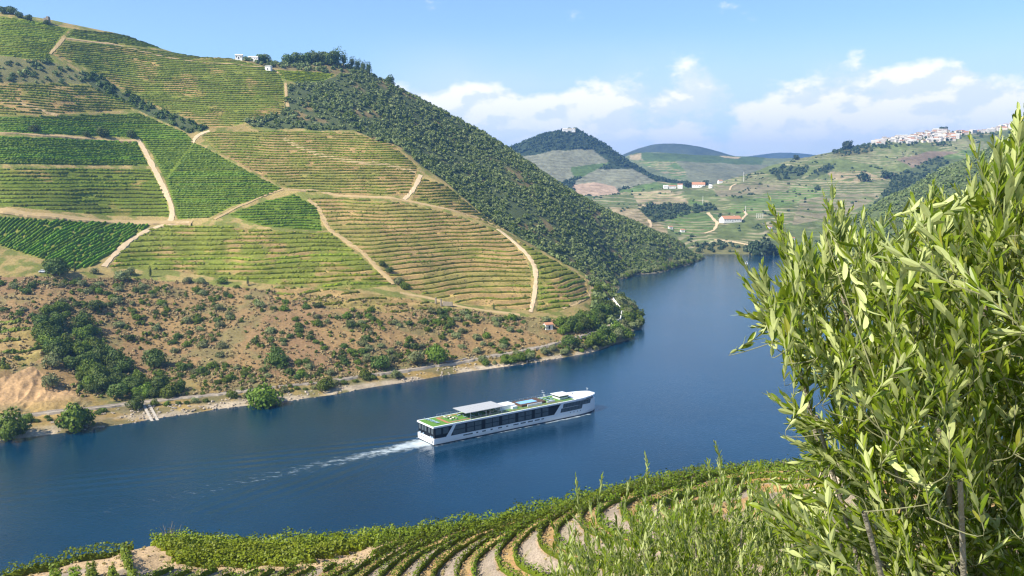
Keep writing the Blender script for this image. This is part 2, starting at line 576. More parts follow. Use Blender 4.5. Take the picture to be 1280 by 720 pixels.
# name, outline, terrace rise (m), vine material, soil, bank, green between rows, row width, row height, gap share
PLOTS = [
    ('the bright top left plot', [(-60, 12), (0, 20), (88, 36), (75, 47), (62, 68), (70, 78), (0, 69), (-60, 67)], 1.7, 'lime', DRY, GRN, 0.75, 1.1, 1.3, 0.10),
    ('the skyline strip plot', [(90, 36), (150, 43), (195, 51), (213, 62), (150, 56), (82, 47)], 1.7, 'mid', DRY, GRN, 0.6, 1.1, 1.3, 0.10),
    ('the high wide terraced plot', [(80, 50), (150, 58), (215, 65), (290, 73), (345, 88), (356, 104), (356, 140), (318, 151), (290, 158), (262, 160), (240, 150), (185, 130), (150, 110), (118, 90), (66, 68)], 1.9, 'mid', DRY, SOIL, 0.55, 1.0, 1.15, 0.06),
    ('the terraces under the high scrub patch', [(-60, 106), (105, 105), (150, 121), (178, 136), (90, 142), (-60, 146)], 2.0, 'mid', DRY, SOIL, 0.35, 1.0, 1.3, 0.2),
    ('the green band above the sandy track', [(-60, 149), (175, 142), (232, 166), (243, 178), (225, 200), (207, 226), (190, 192), (174, 172), (120, 170), (-60, 164)], 1.5, 'deep', GRN, GRN, 0.7, 1.2, 1.3, 0.05),
    ('the broad green slope right of the sandy road', [(243, 178), (270, 192), (325, 222), (353, 236), (340, 243), (290, 258), (262, 272), (222, 274), (218, 258), (207, 226), (225, 200)], 1.45, 'deep', GRN, GRN, 0.7, 1.25, 1.35, 0.04),
    ('the lush block left of the sandy road', [(-60, 169), (0, 171), (172, 178), (186, 207), (0, 205), (-60, 204)], 1.3, 'rich', GRN, GRN, 0.8, 1.35, 1.4, 0.03),
    ('the striped terraces left of the sandy road', [(-60, 211), (0, 210), (188, 211), (206, 240), (213, 271), (130, 269), (0, 257), (-60, 255)], 2.3, 'mid', DRY, DRY, 0.80, 1.5, 1.2, 0.08),
    ('the lit terraces below the road fork', [(192, 284), (240, 281), (300, 285), (380, 291), (412, 290), (440, 311), (468, 335), (492, 356), (440, 362), (330, 354), (270, 347), (215, 338), (136, 335), (150, 315), (172, 297)], 2.35, 'lime', DRY, SOIL, 0.55, 1.3, 1.4, 0.06),
    ('the dark green wedge beside the dry terraces', [(283, 268), (330, 252), (368, 243), (398, 260), (403, 289), (380, 287), (330, 283)], 1.55, 'rich', GRN, GRN, 0.75, 1.3, 1.4, 0.03),
    ('the tan terraces under the wood', [(252, 170), (262, 165), (340, 164), (440, 166), (490, 180), (523, 209), (512, 244), (440, 244), (385, 241), (355, 234), (330, 221), (272, 190)], 1.95, 'mid', DRY, SOIL, 0.36, 0.95, 1.15, 0.07),
    ('the dry terraces left of the steep sand road', [(385, 247), (440, 249), (505, 254), (560, 266), (620, 288), (640, 302), (656, 320), (665, 342), (664, 388), (560, 378), (505, 362), (452, 315), (412, 286), (398, 262)], 2.3, 'olive', DRY, SOIL, 0.26, 1.0, 1.15, 0.02),
    ('the small knoll plot beside the wood', [(527, 222), (560, 233), (598, 264), (638, 290), (620, 284), (565, 262), (515, 250)], 2.0, 'olive', DRY, SOIL, 0.4, 1.0, 1.3, 0.2),
    ('the curved terraces right of the steep sand road', [(642, 297), (698, 328), (730, 348), (738, 374), (700, 389), (671, 392), (673, 342), (660, 316)], 2.4, 'mid', DRY, SOIL, 0.45, 1.35, 1.6, 0.06),
    ('the lime plot under the crest trees', [(343, 87), (420, 93), (404, 101), (372, 104), (352, 98)], 1.6, 'lime', GRN, GRN, 0.9, 1.3, 1.3, 0.02),
    ('the strip beside the sandy bluff', [(-60, 395), (30, 402), (62, 428), (60, 444), (30, 457), (-60, 480)], 3.0, 'mid', SOIL, SOIL, 0.2, 1.4, 1.7, 0.12),
    ('the ragged terraces below the lit plot', [(340, 356), (440, 364), (500, 372), (560, 380), (550, 386), (500, 392), (420, 384), (340, 372)], 2.4, 'olive', SOIL, SOIL, 0.2, 1.1, 1.4, 0.35),
]
LINEPLOT = ('the dark slanting rows by the round tree', [(-60, 268), (0, 271), (60, 275), (190, 281), (165, 296), (140, 316), (116, 333), (90, 338), (52, 324), (0, 308), (-60, 300)])

wx, wy = A.X2, A.Y2
w1 = fbm(wx / 9, wy / 9, 11, 3); w2 = fbm(wx / 40, wy / 40, 12, 4)
jx = PXA + (fbm(wx / 12, wy / 12, 21, 3) - 0.5) * 7
jy = PYA + (fbm(wx / 12, wy / 12, 22, 3) - 0.5) * 5
edge_g = sstep(fbm(wx / 6, wy / 6, 13, 4), 0.42, 0.62)[..., None]
cover = (np.array((0.27, 0.205, 0.080)) * (1 - edge_g) + np.array((0.135, 0.145, 0.035)) * edge_g) * (0.7 + 0.6 * w2[..., None])
def paint(mask, col, f=1.0):
    f = np.broadcast_to(np.asarray(f, float), mask.shape)[mask][:, None]
    col = np.asarray(col)
    cc = col[mask] if col.ndim == 3 else col
    cover[mask] = cover[mask] * (1 - f) + cc * f
low = in_poly(jx, jy, LOWER)
tr = sstep(w2, 0.38, 0.62)[..., None]
lowc = RED * (1 - tr) + (0.78 * RED + 0.22 * DRY) * tr
g2 = sstep(fbm(wx / 14, wy / 14, 31, 4), 0.52, 0.66)[..., None]
lowc = lowc * (1 - 0.6 * g2) + SCRUB * 0.6 * g2
paint(low, lowc)
forest_mask = in_poly(jx, jy, FOREST) | ((PXA > 470) & (A.Y2 > 700) & (PYA < 345))
fb = sstep(fbm(wx / 18, wy / 18, 33, 3), 0.56, 0.7)[..., None]
paint(forest_mask, FOR * (1 - fb) + (0.5 * SCRUB + 0.5 * RED) * fb)
for nm, poly, dz, vm, soil, bank, gf, rw, rh, gap in PLOTS:
    mk = in_poly(PXA, PYA, poly)
    ph = A.smooth / dz + (fbm(wx / 30, wy / 30, 41, 2) - 0.5) * 1.3
    fr = ph - np.floor(ph)
    onb = sstep(fr, 0.42, 0.55)[..., None] * (1 - sstep(fr, 0.9, 1.0))[..., None]
    gg = (min(0.95, gf * 1.5) * sstep(fbm(wx / 16, wy / 16, 43, 4), 0.58 - gf * 0.5, 0.74 - gf * 0.4))[..., None]
    base = soil * (1 - onb) + bank * 0.92 * onb
    base = base * (1 - gg) + GRN * gg
    paint(mk, base * (0.70 + 0.60 * w1[..., None]))
    st = dz * (np.floor(ph) + sstep(fr, 0.5, 0.95)) - dz * ph
    A.Z[mk] += (0.75 * st)[mk]
mk = in_poly(PXA, PYA, LINEPLOT[1])
paint(mk, (GRN * 0.75 + 0.25 * DRY) * (0.75 + 0.5 * w1[..., None]))
paint(in_poly(jx, jy, BLUFF), np.array((0.36, 0.23, 0.115)) * (0.8 + 0.4 * w1[..., None]))
paint(in_poly(jx, jy, SCR1), SCRUB * (0.7 + 0.6 * w2[..., None]))
paint(in_poly(jx, jy, TOPSCRUB), (0.6 * SCRUB + 0.4 * RED) * (0.7 + 0.6 * w2[..., None]))
paint(in_poly(jx, jy, HEDGE1) | in_poly(jx, jy, RAVINE), FOR)
# pale bare rock along the waterline, dry verge above it
vg = (A.Z < 6.0) & low
vmix = sstep(fbm(wx / 8, wy / 8, 52, 3), 0.4, 0.6)[..., None]
paint(vg, (DRY * 0.75 * (1 - vmix) + SCRUB * 0.9 * vmix) * (0.7 + 0.6 * w1[..., None]), 0.7 * (1 - sstep(A.Z, 3.0, 6.0)) )
rk = (A.Z < 1.7) & (PXA < 748)
paint(rk, PALE * (0.65 + 0.7 * w1[..., None]), (1 - sstep(A.Z, 0.7, 1.6)) * sstep(fbm(wx / 10, wy / 10, 51, 3), 0.36, 0.56))
rk = (A.Z < 1.6) & (PXA >= 748)
paint(rk, PALE * 0.6, 0.6 * (1 - sstep(A.Z, 0.6, 1.5)))
# gullies and rock ribs on the bare lower slope and the bluff
rough = (fbm(wx / 7, wy / 7, 61, 4) - 0.5)
A.Z += np.where(low & (A.Z > 3), rough * 1.6, 0)
bl = in_poly(PXA, PYA, BLUFF)
A.Z += np.where(bl, (np.abs(fbm(wx / 5, wy / 9, 63, 3) - 0.5)) * -4.0 + 0.6, 0)
M_GROUND = ground_mat('hillside_ground')
A.build('hillside', M_GROUND, cover, 'steep left hillside with terraced vineyards, scrub slope and wooded ridge', 'hillside')

# ---- hills across the river and beyond
B_cols = []
for px, sh, rows in [
        (560, None, [(None, 1120, 8), (None, 1300, 25), (None, 1600, 45), (None, 1750, 55)]),
        (700, None, [(None, 1120, 8), (None, 1300, 35), (None, 1550, 58), (246, 1750)]),
        (780, None, [(None, 1120, 8), (None, 1220, 25), (264, 1350), (250, 1600), (243, 1780)]),
        (825, None, [(None, 1135, 6), (292, 1230), (276, 1330), (256, 1500), (236, 1760)]),
        (870, 317.5, [(307, 1170), (290, 1260), (270, 1400), (250, 1560), (236, 1720)]),
        (912, 317.5, [(305, 1170), (290, 1230), (275, 1300), (250, 1500), (224.5, 1780)]),
        (960, 318.5, [(304, 1165), (285, 1260), (270, 1340), (240, 1600), (208, 1850)]),
        (1010, 319, [(304, 1165), (280, 1290), (255, 1470), (225, 1700), (196, 1880)]),
        (1050, 320, [(304, 1160), (260, 1400), (220, 1700), (188, 1900)]),
        (1105, 320, [(300, 1180), (255, 1430), (210, 1760), (176, 1980)]),
        (1160, 320, [(300, 1200), (250, 1450), (200, 1800), (166, 2050)]),
        (1210, 320, [(300, 1220), (250, 1480), (200, 1810), (167, 2080)]),
        (1262, 320, [(300, 1250), (250, 1520), (200, 1850), (157, 2150)]),
        (1330, 320, [(250, 1550), (200, 1850), (143, 2200)]),
        (1450, 320, [(250, 1600), (190, 1850), (120, 2250)]),
        (1650, 330, [(250, 1600), (190, 1850), (100, 2250)])]:
    B_cols += column(px, rows, sh, ((150, -22), (600, -90)))
Yb = np.concatenate([np.arange(1085, 1500, 2.2), np.arange(1500, 2350, 4.0), np.arange(2350, 2800, 20)])
B = Body(B_cols, -0.10, 0.95, 900, Yb)
B.Z += (fbm(B.X2 / 60, B.Y2 / 60, 5, 4) - 0.5) * 7 * sstep(B.Z, 2, 30)
PXB, PYB = B.pix()

E_cols = [np.array([215., 600, -6]), np.array([225., 620, -5]), np.array([235., 590, -5])]
for px, sh, rows in [
        (968, None, [(None, 500, -9), (None, 800, -7), (None, 960, -4)]),
        (990, None, [(None, 600, -6), (None, 800, -3.5), (340.5, 900), (334, 940)]),
        (1003, 358, [(345, 800), (331, 880)]),
        (1020, 378, [(350, 745), (309, 930)]),
        (1047, 392, [(340, 730), (291, 960)]),
        (1090, 402, [(325, 740), (263, 990)]),
        (1130, 410, [(318, 735), (243, 1000)]),
        (1175, 420, [(308, 725), (214, 1020)]),
        (1220, 428, [(300, 720), (240, 860), (196, 1030)]),
        (1280, 440, [(300, 700), (225, 890), (159, 1060)]),
        (1360, 455, [(300, 640), (215, 850), (125, 1080)]),
        (1500, 480, [(300, 600), (215, 800), (90, 1100)]),
        (1750, 520, [(300, 560), (215, 760), (60, 1100)])]:
    E_cols += column(px, rows, sh, ((120, -30), (400, -110)))
Ye = np.concatenate([np.arange(430, 800, 1.6), np.arange(800, 1100, 1.8), np.arange(1100, 1500, 6)])
E = Body(E_cols, 0.28, 1.15, 560, Ye)
E.Z += (fbm(E.X2 / 30, E.Y2 / 30, 6, 4) - 0.5) * 5 * sstep(E.Z, 2, 20)
PXE, PYE = E.pix()


def far_cover(b, spec, default, sc=40, stripe=None, seed=80):
    c = np.zeros(b.Z.shape + (3,)) + np.asarray(default)
    px, py = b.pix()
    jx = px + (fbm(b.X2 / 50, b.Y2 / 50, seed, 3) - 0.5) * 6
    jy = py + (fbm(b.X2 / 50, b.Y2 / 50, seed + 1, 3) - 0.5) * 4
    for poly, col, period, bank in spec:
        mk = in_poly(jx, jy, poly)
        cc = np.zeros(b.Z.shape + (3,)) + np.asarray(col)
        if period:
            ph = b.Z / period + (fbm(b.X2 / 70, b.Y2 / 70, seed + 5, 3) - 0.5) * 2.6
            fr = ph - np.floor(ph)
            k = sstep(fr, 0.5, 0.62) * (1 - sstep(fr, 0.85, 1.0)) * sstep(fbm(b.X2 / 45, b.Y2 / 45, seed + 7, 3), 0.36, 0.56)
            cc = cc * (1 - k[..., None]) + np.asarray(bank) * k[..., None]
        c[mk] = cc[mk]
    w = fbm(b.X2 / sc, b.Y2 / sc, seed + 3, 4)
    w_ = fbm(b.X2 / 9, b.Y2 / 9, seed + 4, 2)
    return c * (0.45 + 0.5 * w + 0.6 * w_)[..., None]


VG = np.array((0.105, 0.130, 0.045)); VB = np.array((0.27, 0.235, 0.140)); VGR = np.array((0.095, 0.145, 0.038)); TAN = np.array((0.30, 0.24, 0.14))
B_spec = [
    ([(740, 200), (1700, 60), (1700, 340), (740, 340)], VG, 4.2, VB),
    ([(760, 258), (800, 262), (832, 285), (840, 300), (780, 290)], TAN, 4, np.array((0.16, 0.14, 0.05))),
    ([(790, 240), (838, 238), (862, 250), (850, 268), (830, 272), (800, 262)], TAN * 1.05, 4, VG * 1.1),
    ([(798, 260), (820, 255), (860, 258), (890, 255), (900, 262), (860, 268), (835, 275), (815, 278)], FOR, 0, None),
    ([(835, 270), (870, 262), (900, 268), (895, 285), (860, 298), (828, 284)], VGR, 3.6, VB * 0.9),
    ([(855, 249), (880, 254), (885, 258), (862, 255)], VGR, 0, None),
    ([(880, 290), (925, 283), (985, 280), (1000, 310), (930, 312), (890, 305)], VG * 0.9, 3.6, VB),
    ([(905, 262), (960, 240), (1020, 232), (1050, 240), (960, 262), (925, 268)], VGR * 1.1, 3.6, VB * 0.8),
    ([(870, 305), (960, 305), (985, 322), (860, 322)], SCRUB, 0, None),
    ([(890, 232), (960, 229), (1000, 220), (985, 238), (900, 246)], VB * 0.7, 5, VG),
    ([(1000, 250), (1060, 240), (1100, 243), (1060, 268), (990, 282)], VB * 0.75, 6, VG),
    ([(1030, 215), (1080, 213), (1110, 225), (1050, 230)], TAN, 6, VG),
    ([(960, 214), (988, 206), (1012, 210), (1000, 222), (975, 226)], FOR, 0, None),
    ([(1004, 222), (1030, 208), (1045, 205), (1035, 216), (1010, 224)], FOR, 0, None),
    ([(1035, 188), (1065, 180), (1085, 178), (1090, 190), (1050, 196)], SCRUB * 0.8, 0, None),
    ([(1120, 200), (1160, 190), (1200, 190), (1180, 200), (1150, 215)], np.array((0.17, 0.13, 0.09)), 0, None),
    ([(1180, 196), (1235, 178), (1240, 188), (1200, 198), (1178, 200)], VGR, 4, VB),
    ([(1120, 220), (1170, 197), (1190, 200), (1130, 240), (1090, 258)], FOR * 1.1, 0, None),
]
M_FAR = ground_mat('far_ground', 0.12, 0.5, 0.30)
B.build('far_hillside', M_FAR, far_cover(B, B_spec, VG), 'right hand hillside of patchwork vineyards below the white hilltop village', 'hillside')
E_spec = [([(1180, 196), (1245, 172), (1262, 170), (1230, 186), (1185, 205)], VGR, 3, VB)]
E.build('wooded_hillside', M_GROUND, far_cover(E, E_spec, FOR * 1.15, 18, seed=90), 'dark scrub covered slope on the right bank of the river', 'hillside')

P_cols = []
for px, rows in [(430, [(250, 1900), (232, 2300)]), (520, [(None, 1850, 20), (215, 2330)]), (600, [(None, 1850, 20), (196, 2340)]), (640, [(255, 1850), (215, 2150), (184, 2350)]), (672, [(None, 1850, 30), (210, 2150), (171, 2380)]), (690, [(None, 1850, 35), (200, 2200), (165.5, 2395)]),
                 (714, [(246, 1880), (225, 2050), (195, 2250), (163, 2400)]), (735, [(244, 1900), (205, 2220), (169, 2395)]), (755, [(242, 1920), (205, 2250), (181, 2380)]), (780, [(241, 1950), (220, 2150), (199, 2320)]), (805, [(240, 1980), (214, 2260)]), (835, [(239, 2000), (226.5, 2200)]), (870, [(240, 2000), (234, 2150)]), (910, [(None, 2000, 25), (None, 2150, 40)])]:
    P_cols += column(px, rows, None, ((150, -40), (500, -190)))
Pb = Body(P_cols, -0.25, 0.30, 330, np.concatenate([np.arange(1850, 2480, 5), np.arange(2480, 2900, 25)]))
Pb.Z += (fbm(Pb.X2 / 70, Pb.Y2 / 70, 8, 4) - 0.5) * 9
VF = np.array((0.18, 0.18, 0.12))
P_spec = [
    ([(640, 196), (662, 194), (694, 188), (742, 187), (762, 201), (752, 210), (722, 217), (712, 226), (690, 230), (640, 230)], VF, 9, VF * 0.72),
    ([(714, 210), (762, 203), (748, 212), (728, 222), (716, 222)], VGR * 0.8, 0, None),
    ([(722, 224), (745, 212), (790, 211), (820, 227), (775, 236), (740, 240), (715, 230)], VF * 1.05, 8, VF * 0.7),
    ([(715, 231), (745, 228), (768, 233), (780, 244), (720, 246)], np.array((0.36, 0.26, 0.18)), 0, None),
    ([(775, 238), (820, 226), (850, 229), (880, 240), (780, 250)], VGR, 9, TAN),
]
Pb.build('wooded_peak', M_FAR, far_cover(Pb, P_spec, np.array((0.030, 0.045, 0.022)), 30, seed=100), 'dark wooded conical hill with a white building on its summit', 'hill')

M_cols = []
for px, rows in [(560, [(None, 2450, 40), (205, 3000)]), (680, [(None, 2450, 40), (205, 3000)]), (760, [(240, 2480), (205, 2950)]), (790, [(238, 2480), (215, 2750), (193, 3050)]), (830, [(238, 2480), (215, 2750), (194.5, 3150)]), (870, [(237, 2480), (215, 2750), (195, 3200)]), (905, [(237, 2480), (215, 2800), (195.5, 3230)]), (935, [(237, 2500), (215, 2850), (197.5, 3250)]), (970, [(None, 2500, 60), (199, 3250)]), (1030, [(None, 2500, 60), (199, 3250)]), (1120, [(None, 2500, 60), (200, 3250)])]:
    M_cols += column(px, rows, None, ((200, -30), (700, -150)))
Mb = Body(M_cols, -0.1, 0.52, 330, np.concatenate([np.arange(2450, 3350, 8), np.arange(3350, 4100, 50)]))
Mb.Z += (fbm(Mb.X2 / 80, Mb.Y2 / 80, 9, 4) - 0.5) * 8
M_spec = [
    ([(780, 190), (960, 192), (948, 212), (900, 208), (838, 203), (800, 202)], np.array((0.07, 0.105, 0.035)), 0, None),
    ([(786, 194), (800, 192), (802, 200), (790, 200)], TAN, 0, None),
    ([(800, 200), (845, 202), (858, 218), (850, 226), (820, 212), (800, 206)], VGR, 8, TAN),
    ([(845, 202), (905, 204), (930, 225), (930, 236), (870, 232)], np.array((0.15, 0.155, 0.09)), 12, np.array((0.13, 0.135, 0.075))),
    ([(905, 204), (960, 206), (950, 225), (930, 226)], np.array((0.15, 0.15, 0.09)), 10, np.array((0.13, 0.13, 0.075))),
    ([(900, 195), (925, 196), (922, 199), (905, 198)], TAN * 1.2, 0, None),
]
Mb.build('distant_hillside', M_FAR, far_cover(Mb, M_spec, np.array((0.13, 0.15, 0.07)), 50, seed=110), 'distant blue green slope of vineyard plots beyond the conical hill', 'hillside')

Q_cols = []
for px, rows in [(660, [(212, 4750)]), (740, [(205, 4750)]), (770, [(197, 4750)]), (790, [(188.5, 4750)]), (815, [(181.5, 4750)]), (842, [(179.3, 4750)]), (870, [(183, 4750)]), (895, [(189, 4750)]), (915, [(196, 4750)]), (940, [(203, 4750)]), (1010, [(208, 4750)]), (1100, [(210, 4750)])]:
    b = pt(px, rows[0][0], 4750)
    Q_cols += [b, np.array([b[0] * 0.9, 4200, 30.0]), np.array([b[0] * 1.1, 5200, 40.0])]
Qb = Body(Q_cols, -0.05, 0.48, 260, np.arange(4200, 5200, 22))
Qb.Z += (fbm(Qb.X2 / 130, Qb.Y2 / 130, 10, 4) - 0.5) * 14
Qb.build('distant_ridge', M_FAR, far_cover(Qb, [], np.array((0.055, 0.065, 0.04)), 60, seed=120), 'low rounded blue hill behind the distant vineyard slope', 'hill')
T_cols = []
for px, y in [(820, 204), (900, 200), (930, 196.5), (958, 192.5), (975, 191), (1000, 192), (1030, 195), (1080, 198), (1200, 200), (1400, 200)]:
    b = pt(px, y, 6400)
    T_cols += [b, np.array([b[0] * 0.92, 5900, 60.0]), np.array([b[0] * 1.08, 6800, 90.0])]
Tb = Body(T_cols, 0.14, 0.75, 220, np.arange(5900, 6800, 30))
Tb.Z += (fbm(Tb.X2 / 180, Tb.Y2 / 180, 13, 4) - 0.5) * 14
Tb.build('horizon_ridge', M_FAR, far_cover(Tb, [], np.array((0.05, 0.06, 0.04)), 80, seed=130), 'faintest blue ridge on the horizon', 'hill')

# ---- the ground the camera stands on: a terraced spur falling to the river
def near_height(X, Y, steps=True):
    dx = X - 30.0; dy = Y - 82.0
    rho = np.sqrt(dx * dx + (dy * 1.75) ** 2) + 1.4 * np.sin(np.arctan2(dy, dx) * 5 + 1.0)
    zp = 63.2 - 0.306 * (np.clip(rho, 20, 34) - 16) - 0.105 * np.maximum(rho - 34, 0)
    ph = (rho - 16) / 2.05
    if steps:
        fr = ph / 2 - np.floor(ph / 2)
        drop = np.where(rho < 34, 0.306, 0.16) * 4.1
        saw = (sstep(fr, 0.50, 0.97) - fr)
        zp = zp - drop * saw * 0.85 * sstep(rho, 4, 10)
    zp = zp - np.interp(X, [-90, -54, -41, -30, -18, -9, 0, 7, 15, 24, 34, 45], [2.9, 2.9, 3.0, 5.4, 5.8, 4.8, 4.1, 3.2, 2.8, 2.9, 1.6, 1.2])
    xr = np.array([-300, -120, -90, -75, -62, -54, -49.4, -41, -31, -18, -3.6, 14.6, 35.6, 70, 300])
    yr = np.array([20, 30, 42, 66, 81, 89, 91.5, 95.5, 97.2, 97.2, 95.5, 97.8, 106, 114, 120.0])
    Yr = np.interp(X, xr, yr)
    d = Y - Yr
    soft = np.where(d > 2, d - 0.0, np.where(d > -2, (d + 2) ** 2 / 8, 0))
    zp = zp - 0.88 * soft
    dd = np.sqrt(X * X * 0.5 + np.maximum(Y, 0) ** 2)
    zn = np.where(Y < 0.9, 90.3, np.where(Y < 4.5, 90.3 - 4.6 * sstep(Y, 0.6, 4.6), 85.7 - 0.455 * (Y - 4.5)))
    zn = zn - 0.10 * np.abs(X - 0.3 * Y) * sstep(Y, 2, 20)
    k = 1.2
    z = np.where(Y > 30, np.logaddexp(zp / k, zn / k) * k, zn)
    z = np.maximum(z, -6)
    return z, rho, ph, d


gx = np.concatenate([np.arange(-150, -70, 1.0), np.arange(-70, 45, 0.24), np.arange(45, 150, 1.0)])
gy = np.concatenate([np.arange(-30, 0, 1.0), np.arange(0, 12, 0.3), np.arange(12, 56, 0.6), np.arange(56, 116, 0.22), np.arange(116, 190, 1.2)])
GX, GY = np.meshgrid(gx, gy, indexing='ij')
GZ, GR, GP, GD = near_height(GX, GY)
GZ = GZ + (fbm(GX / 1.3, GY / 1.3, 71, 3) - 0.5) * 0.22 + (fbm(GX / 9, GY / 9, 72, 3) - 0.5) * 0.5
GRAVEL = np.array((0.26, 0.21, 0.16)); TRACK = np.array((0.32, 0.175, 0.065)); SANDY = np.array((0.41, 0.295, 0.175))
fr = GP / 2 - np.floor(GP / 2)
onb = (sstep(fr, 0.46, 0.54) * (1 - sstep(fr, 0.95, 1.0)))[..., None]
nn = fbm(GX / 2.5, GY / 2.5, 73, 4)[..., None]
tuft = sstep(fbm(GX / 0.7, GY / 0.7, 74, 3), 0.58, 0.74)[..., None]
trk = TRACK * (1 - 0.6 * nn) + SANDY * 0.6 * nn
edge = (np.abs(fr - 0.25) < 0.09)[..., None] * 0.35
trk = trk * (1 - edge) + np.array((0.30, 0.24, 0.09)) * edge
ncov = trk * (1 - onb) + GRAVEL * (0.8 + 0.4 * nn) * onb
ncov = ncov * (1 - 0.35 * tuft) + np.array((0.19, 0.20, 0.06)) * 0.35 * tuft
turn = (((GD > -7.6) & (GX < -12) & (GX > -46)) | ((GD > -3.4) & (GX <= -42)))[..., None] * 1.0
farl = sstep(GR, 60.5, 62.5)[..., None]
ncov = ncov * (1 - farl) + GRAVEL * (0.85 + 0.5 * nn) * farl
ncov = ncov * (1 - turn) + SANDY * (0.8 + 0.35 * nn) * turn
ofs = (sstep(GD, 1.0, 4.0) * 0.9)[..., None]
ncov = ncov * (1 - ofs) + GRN * ofs
nr = (1 - sstep(GY, 30, 50))[..., None]
ncov = ncov * (1 - nr) + np.array((0.22, 0.19, 0.08)) * nr
nx_, ny_ = GX.shape
gid = np.arange(nx_ * ny_).reshape(nx_, ny_)
gq = np.stack([gid[:-1, :-1], gid[1:, :-1], gid[1:, 1:], gid[:-1, 1:]], -1).reshape(-1, 4)
me = mesh_np('near_slope', np.stack([GX.ravel(), GY.ravel(), GZ.ravel()], 1), gq, ground_mat('near_ground', 5.0, 0.8, 0.45), smooth=True)
attr(me, 'cover', np.clip(ncov.reshape(-1, 3), 0, 1), 'FLOAT_COLOR')
tag(link('near_slope', me), 'terraced spur of stony banks and sandy tracks below the camera', 'hillside', kind='structure')


def gz_at(X, Y):
    i = np.clip(np.interp(X, gx, np.arange(len(gx))), 0, len(gx) - 1.001)
    j = np.clip(np.interp(Y, gy, np.arange(len(gy))), 0, len(gy) - 1.001)
    a = np.floor(i).astype(int); b = np.floor(j).astype(int); u = i - a; v = j - b
    return (GZ[a, b] * (1 - u) + GZ[a + 1, b] * u) * (1 - v) + (GZ[a, b + 1] * (1 - u) + GZ[a + 1, b + 1] * u) * v


# ------------------------------------------------------------------ river
SHIP_STERN = 0.5 * (wat(521, 548.5) + wat(544, 557))
SHIP_BOW = wat(741, 510)
SHIP_AX = (SHIP_BOW - SHIP_STERN)[:2]
SHIP_LEN = np.linalg.norm(SHIP_AX)
SHIP_AX = SHIP_AX / SHIP_LEN
SHIP_N = np.array([-SHIP_AX[1], SHIP_AX[0]])

wm, t = mat('river_water')
pos = t.add('ShaderNodeNewGeometry').outputs['Position']
st = t.add('ShaderNodeMapping', {'Vector': pos, 'Scale': (1.0, 1.6, 1.0), 'Rotation': (0, 0, R(25))}).outputs[0]
r1 = t.noise(st, 0.75, 4.0, 0.6)
r2 = t.noise(st, 0.05, 3.0, 0.6)
r3 = t.noise(pos, 0.014, 4.0, 0.6)
foam_a = t.add('ShaderNodeAttribute', attribute_name='foam').outputs['Fac']
swell = t.add('ShaderNodeAttribute', attribute_name='swell').outputs['Fac']
hgt = t.math('ADD', t.math('ADD', r1, t.math('MULTIPLY', r2, 0.5)), t.math('MULTIPLY', swell, 0.7))
bmp = t.add('ShaderNodeBump', {'Strength': 0.15, 'Distance': 0.7, 'Height': hgt})
fn = t.noise(t.add('ShaderNodeMapping', {'Vector': pos, 'Rotation': (0, 0, -math.atan2(SHIP_AX[1], SHIP_AX[0])), 'Scale': (0.55, 1.0, 1.0)}).outputs[0], 0.55, 6.0, 0.68)
foam = t.rng(t.math('ADD', foam_a, t.math('MULTIPLY', t.math('SUBTRACT', fn, 0.5), 1.9)), 0.30, 1.10)
foam = t.math('MULTIPLY', foam, t.rng(foam_a, 0.02, 0.2))
wcol = t.mix(t.rng(r3, 0.35, 0.65), (0.0009, 0.0200, 0.045), (0.0014, 0.0265, 0.060))
wcol = t.mix(t.math('MULTIPLY', foam, 0.72), wcol, (0.60, 0.68, 0.70))
wp = t.add('ShaderNodeBsdfPrincipled', {'Base Color': wcol, 'Roughness': t.math('ADD', 0.06, t.math('MULTIPLY', foam, 0.5)), 'IOR': 1.333, 'Specular IOR Level': 1.0, 'Normal': bmp.outputs[0]})
finish(t, wp.outputs[0])
ra = np.linspace(-1.3, 1.3, 900)
ry = np.concatenate([np.arange(110, 230, 6), np.arange(230, 420, 0.7), np.arange(420, 700, 2.0), np.arange(700, 1200, 6)])
WX = ra[:, None] * ry[None, :]; WY = np.broadcast_to(ry[None, :], WX.shape)
lx = (WX - SHIP_STERN[0]) * SHIP_AX[0] + (WY - SHIP_STERN[1]) * SHIP_AX[1]
ly = (WX - SHIP_STERN[0]) * SHIP_N[0] + (WY - SHIP_STERN[1]) * SHIP_N[1]
back = np.maximum(-lx, 0)
yc = -back * 0.03
wid = 4.2 + back * 0.035
fo = np.exp(-((ly - yc) / wid) ** 2) * np.where(lx < 0.5, 1, 0) * (0.52 * np.exp(-back / 34) + 0.36 * np.exp(-back / 120))
fo += 0.62 * np.exp(-back / 9.0) * np.exp(-((ly) / 5.6) ** 2) * (lx < 0.5)
side = np.where((lx > 0) & (lx < SHIP_LEN - 7), np.exp(-((np.abs(ly) - 6.2) / 1.0) ** 2) * (0.50 + 0.3 * (lx > SHIP_LEN * 0.62)), 0)
hb = SHIP_LEN + 1.0 - lx
arm = np.exp(-((np.abs(ly) - 1.2 - np.sqrt(np.maximum(hb, 0)) * 1.6) / (0.5 + 0.02 * np.maximum(hb, 0))) ** 2) * np.where((hb > 0) & (hb < 60), np.exp(-hb / 26.0), 0) * 0.55
fo = np.clip(fo + np.maximum(side, arm), 0, 1)
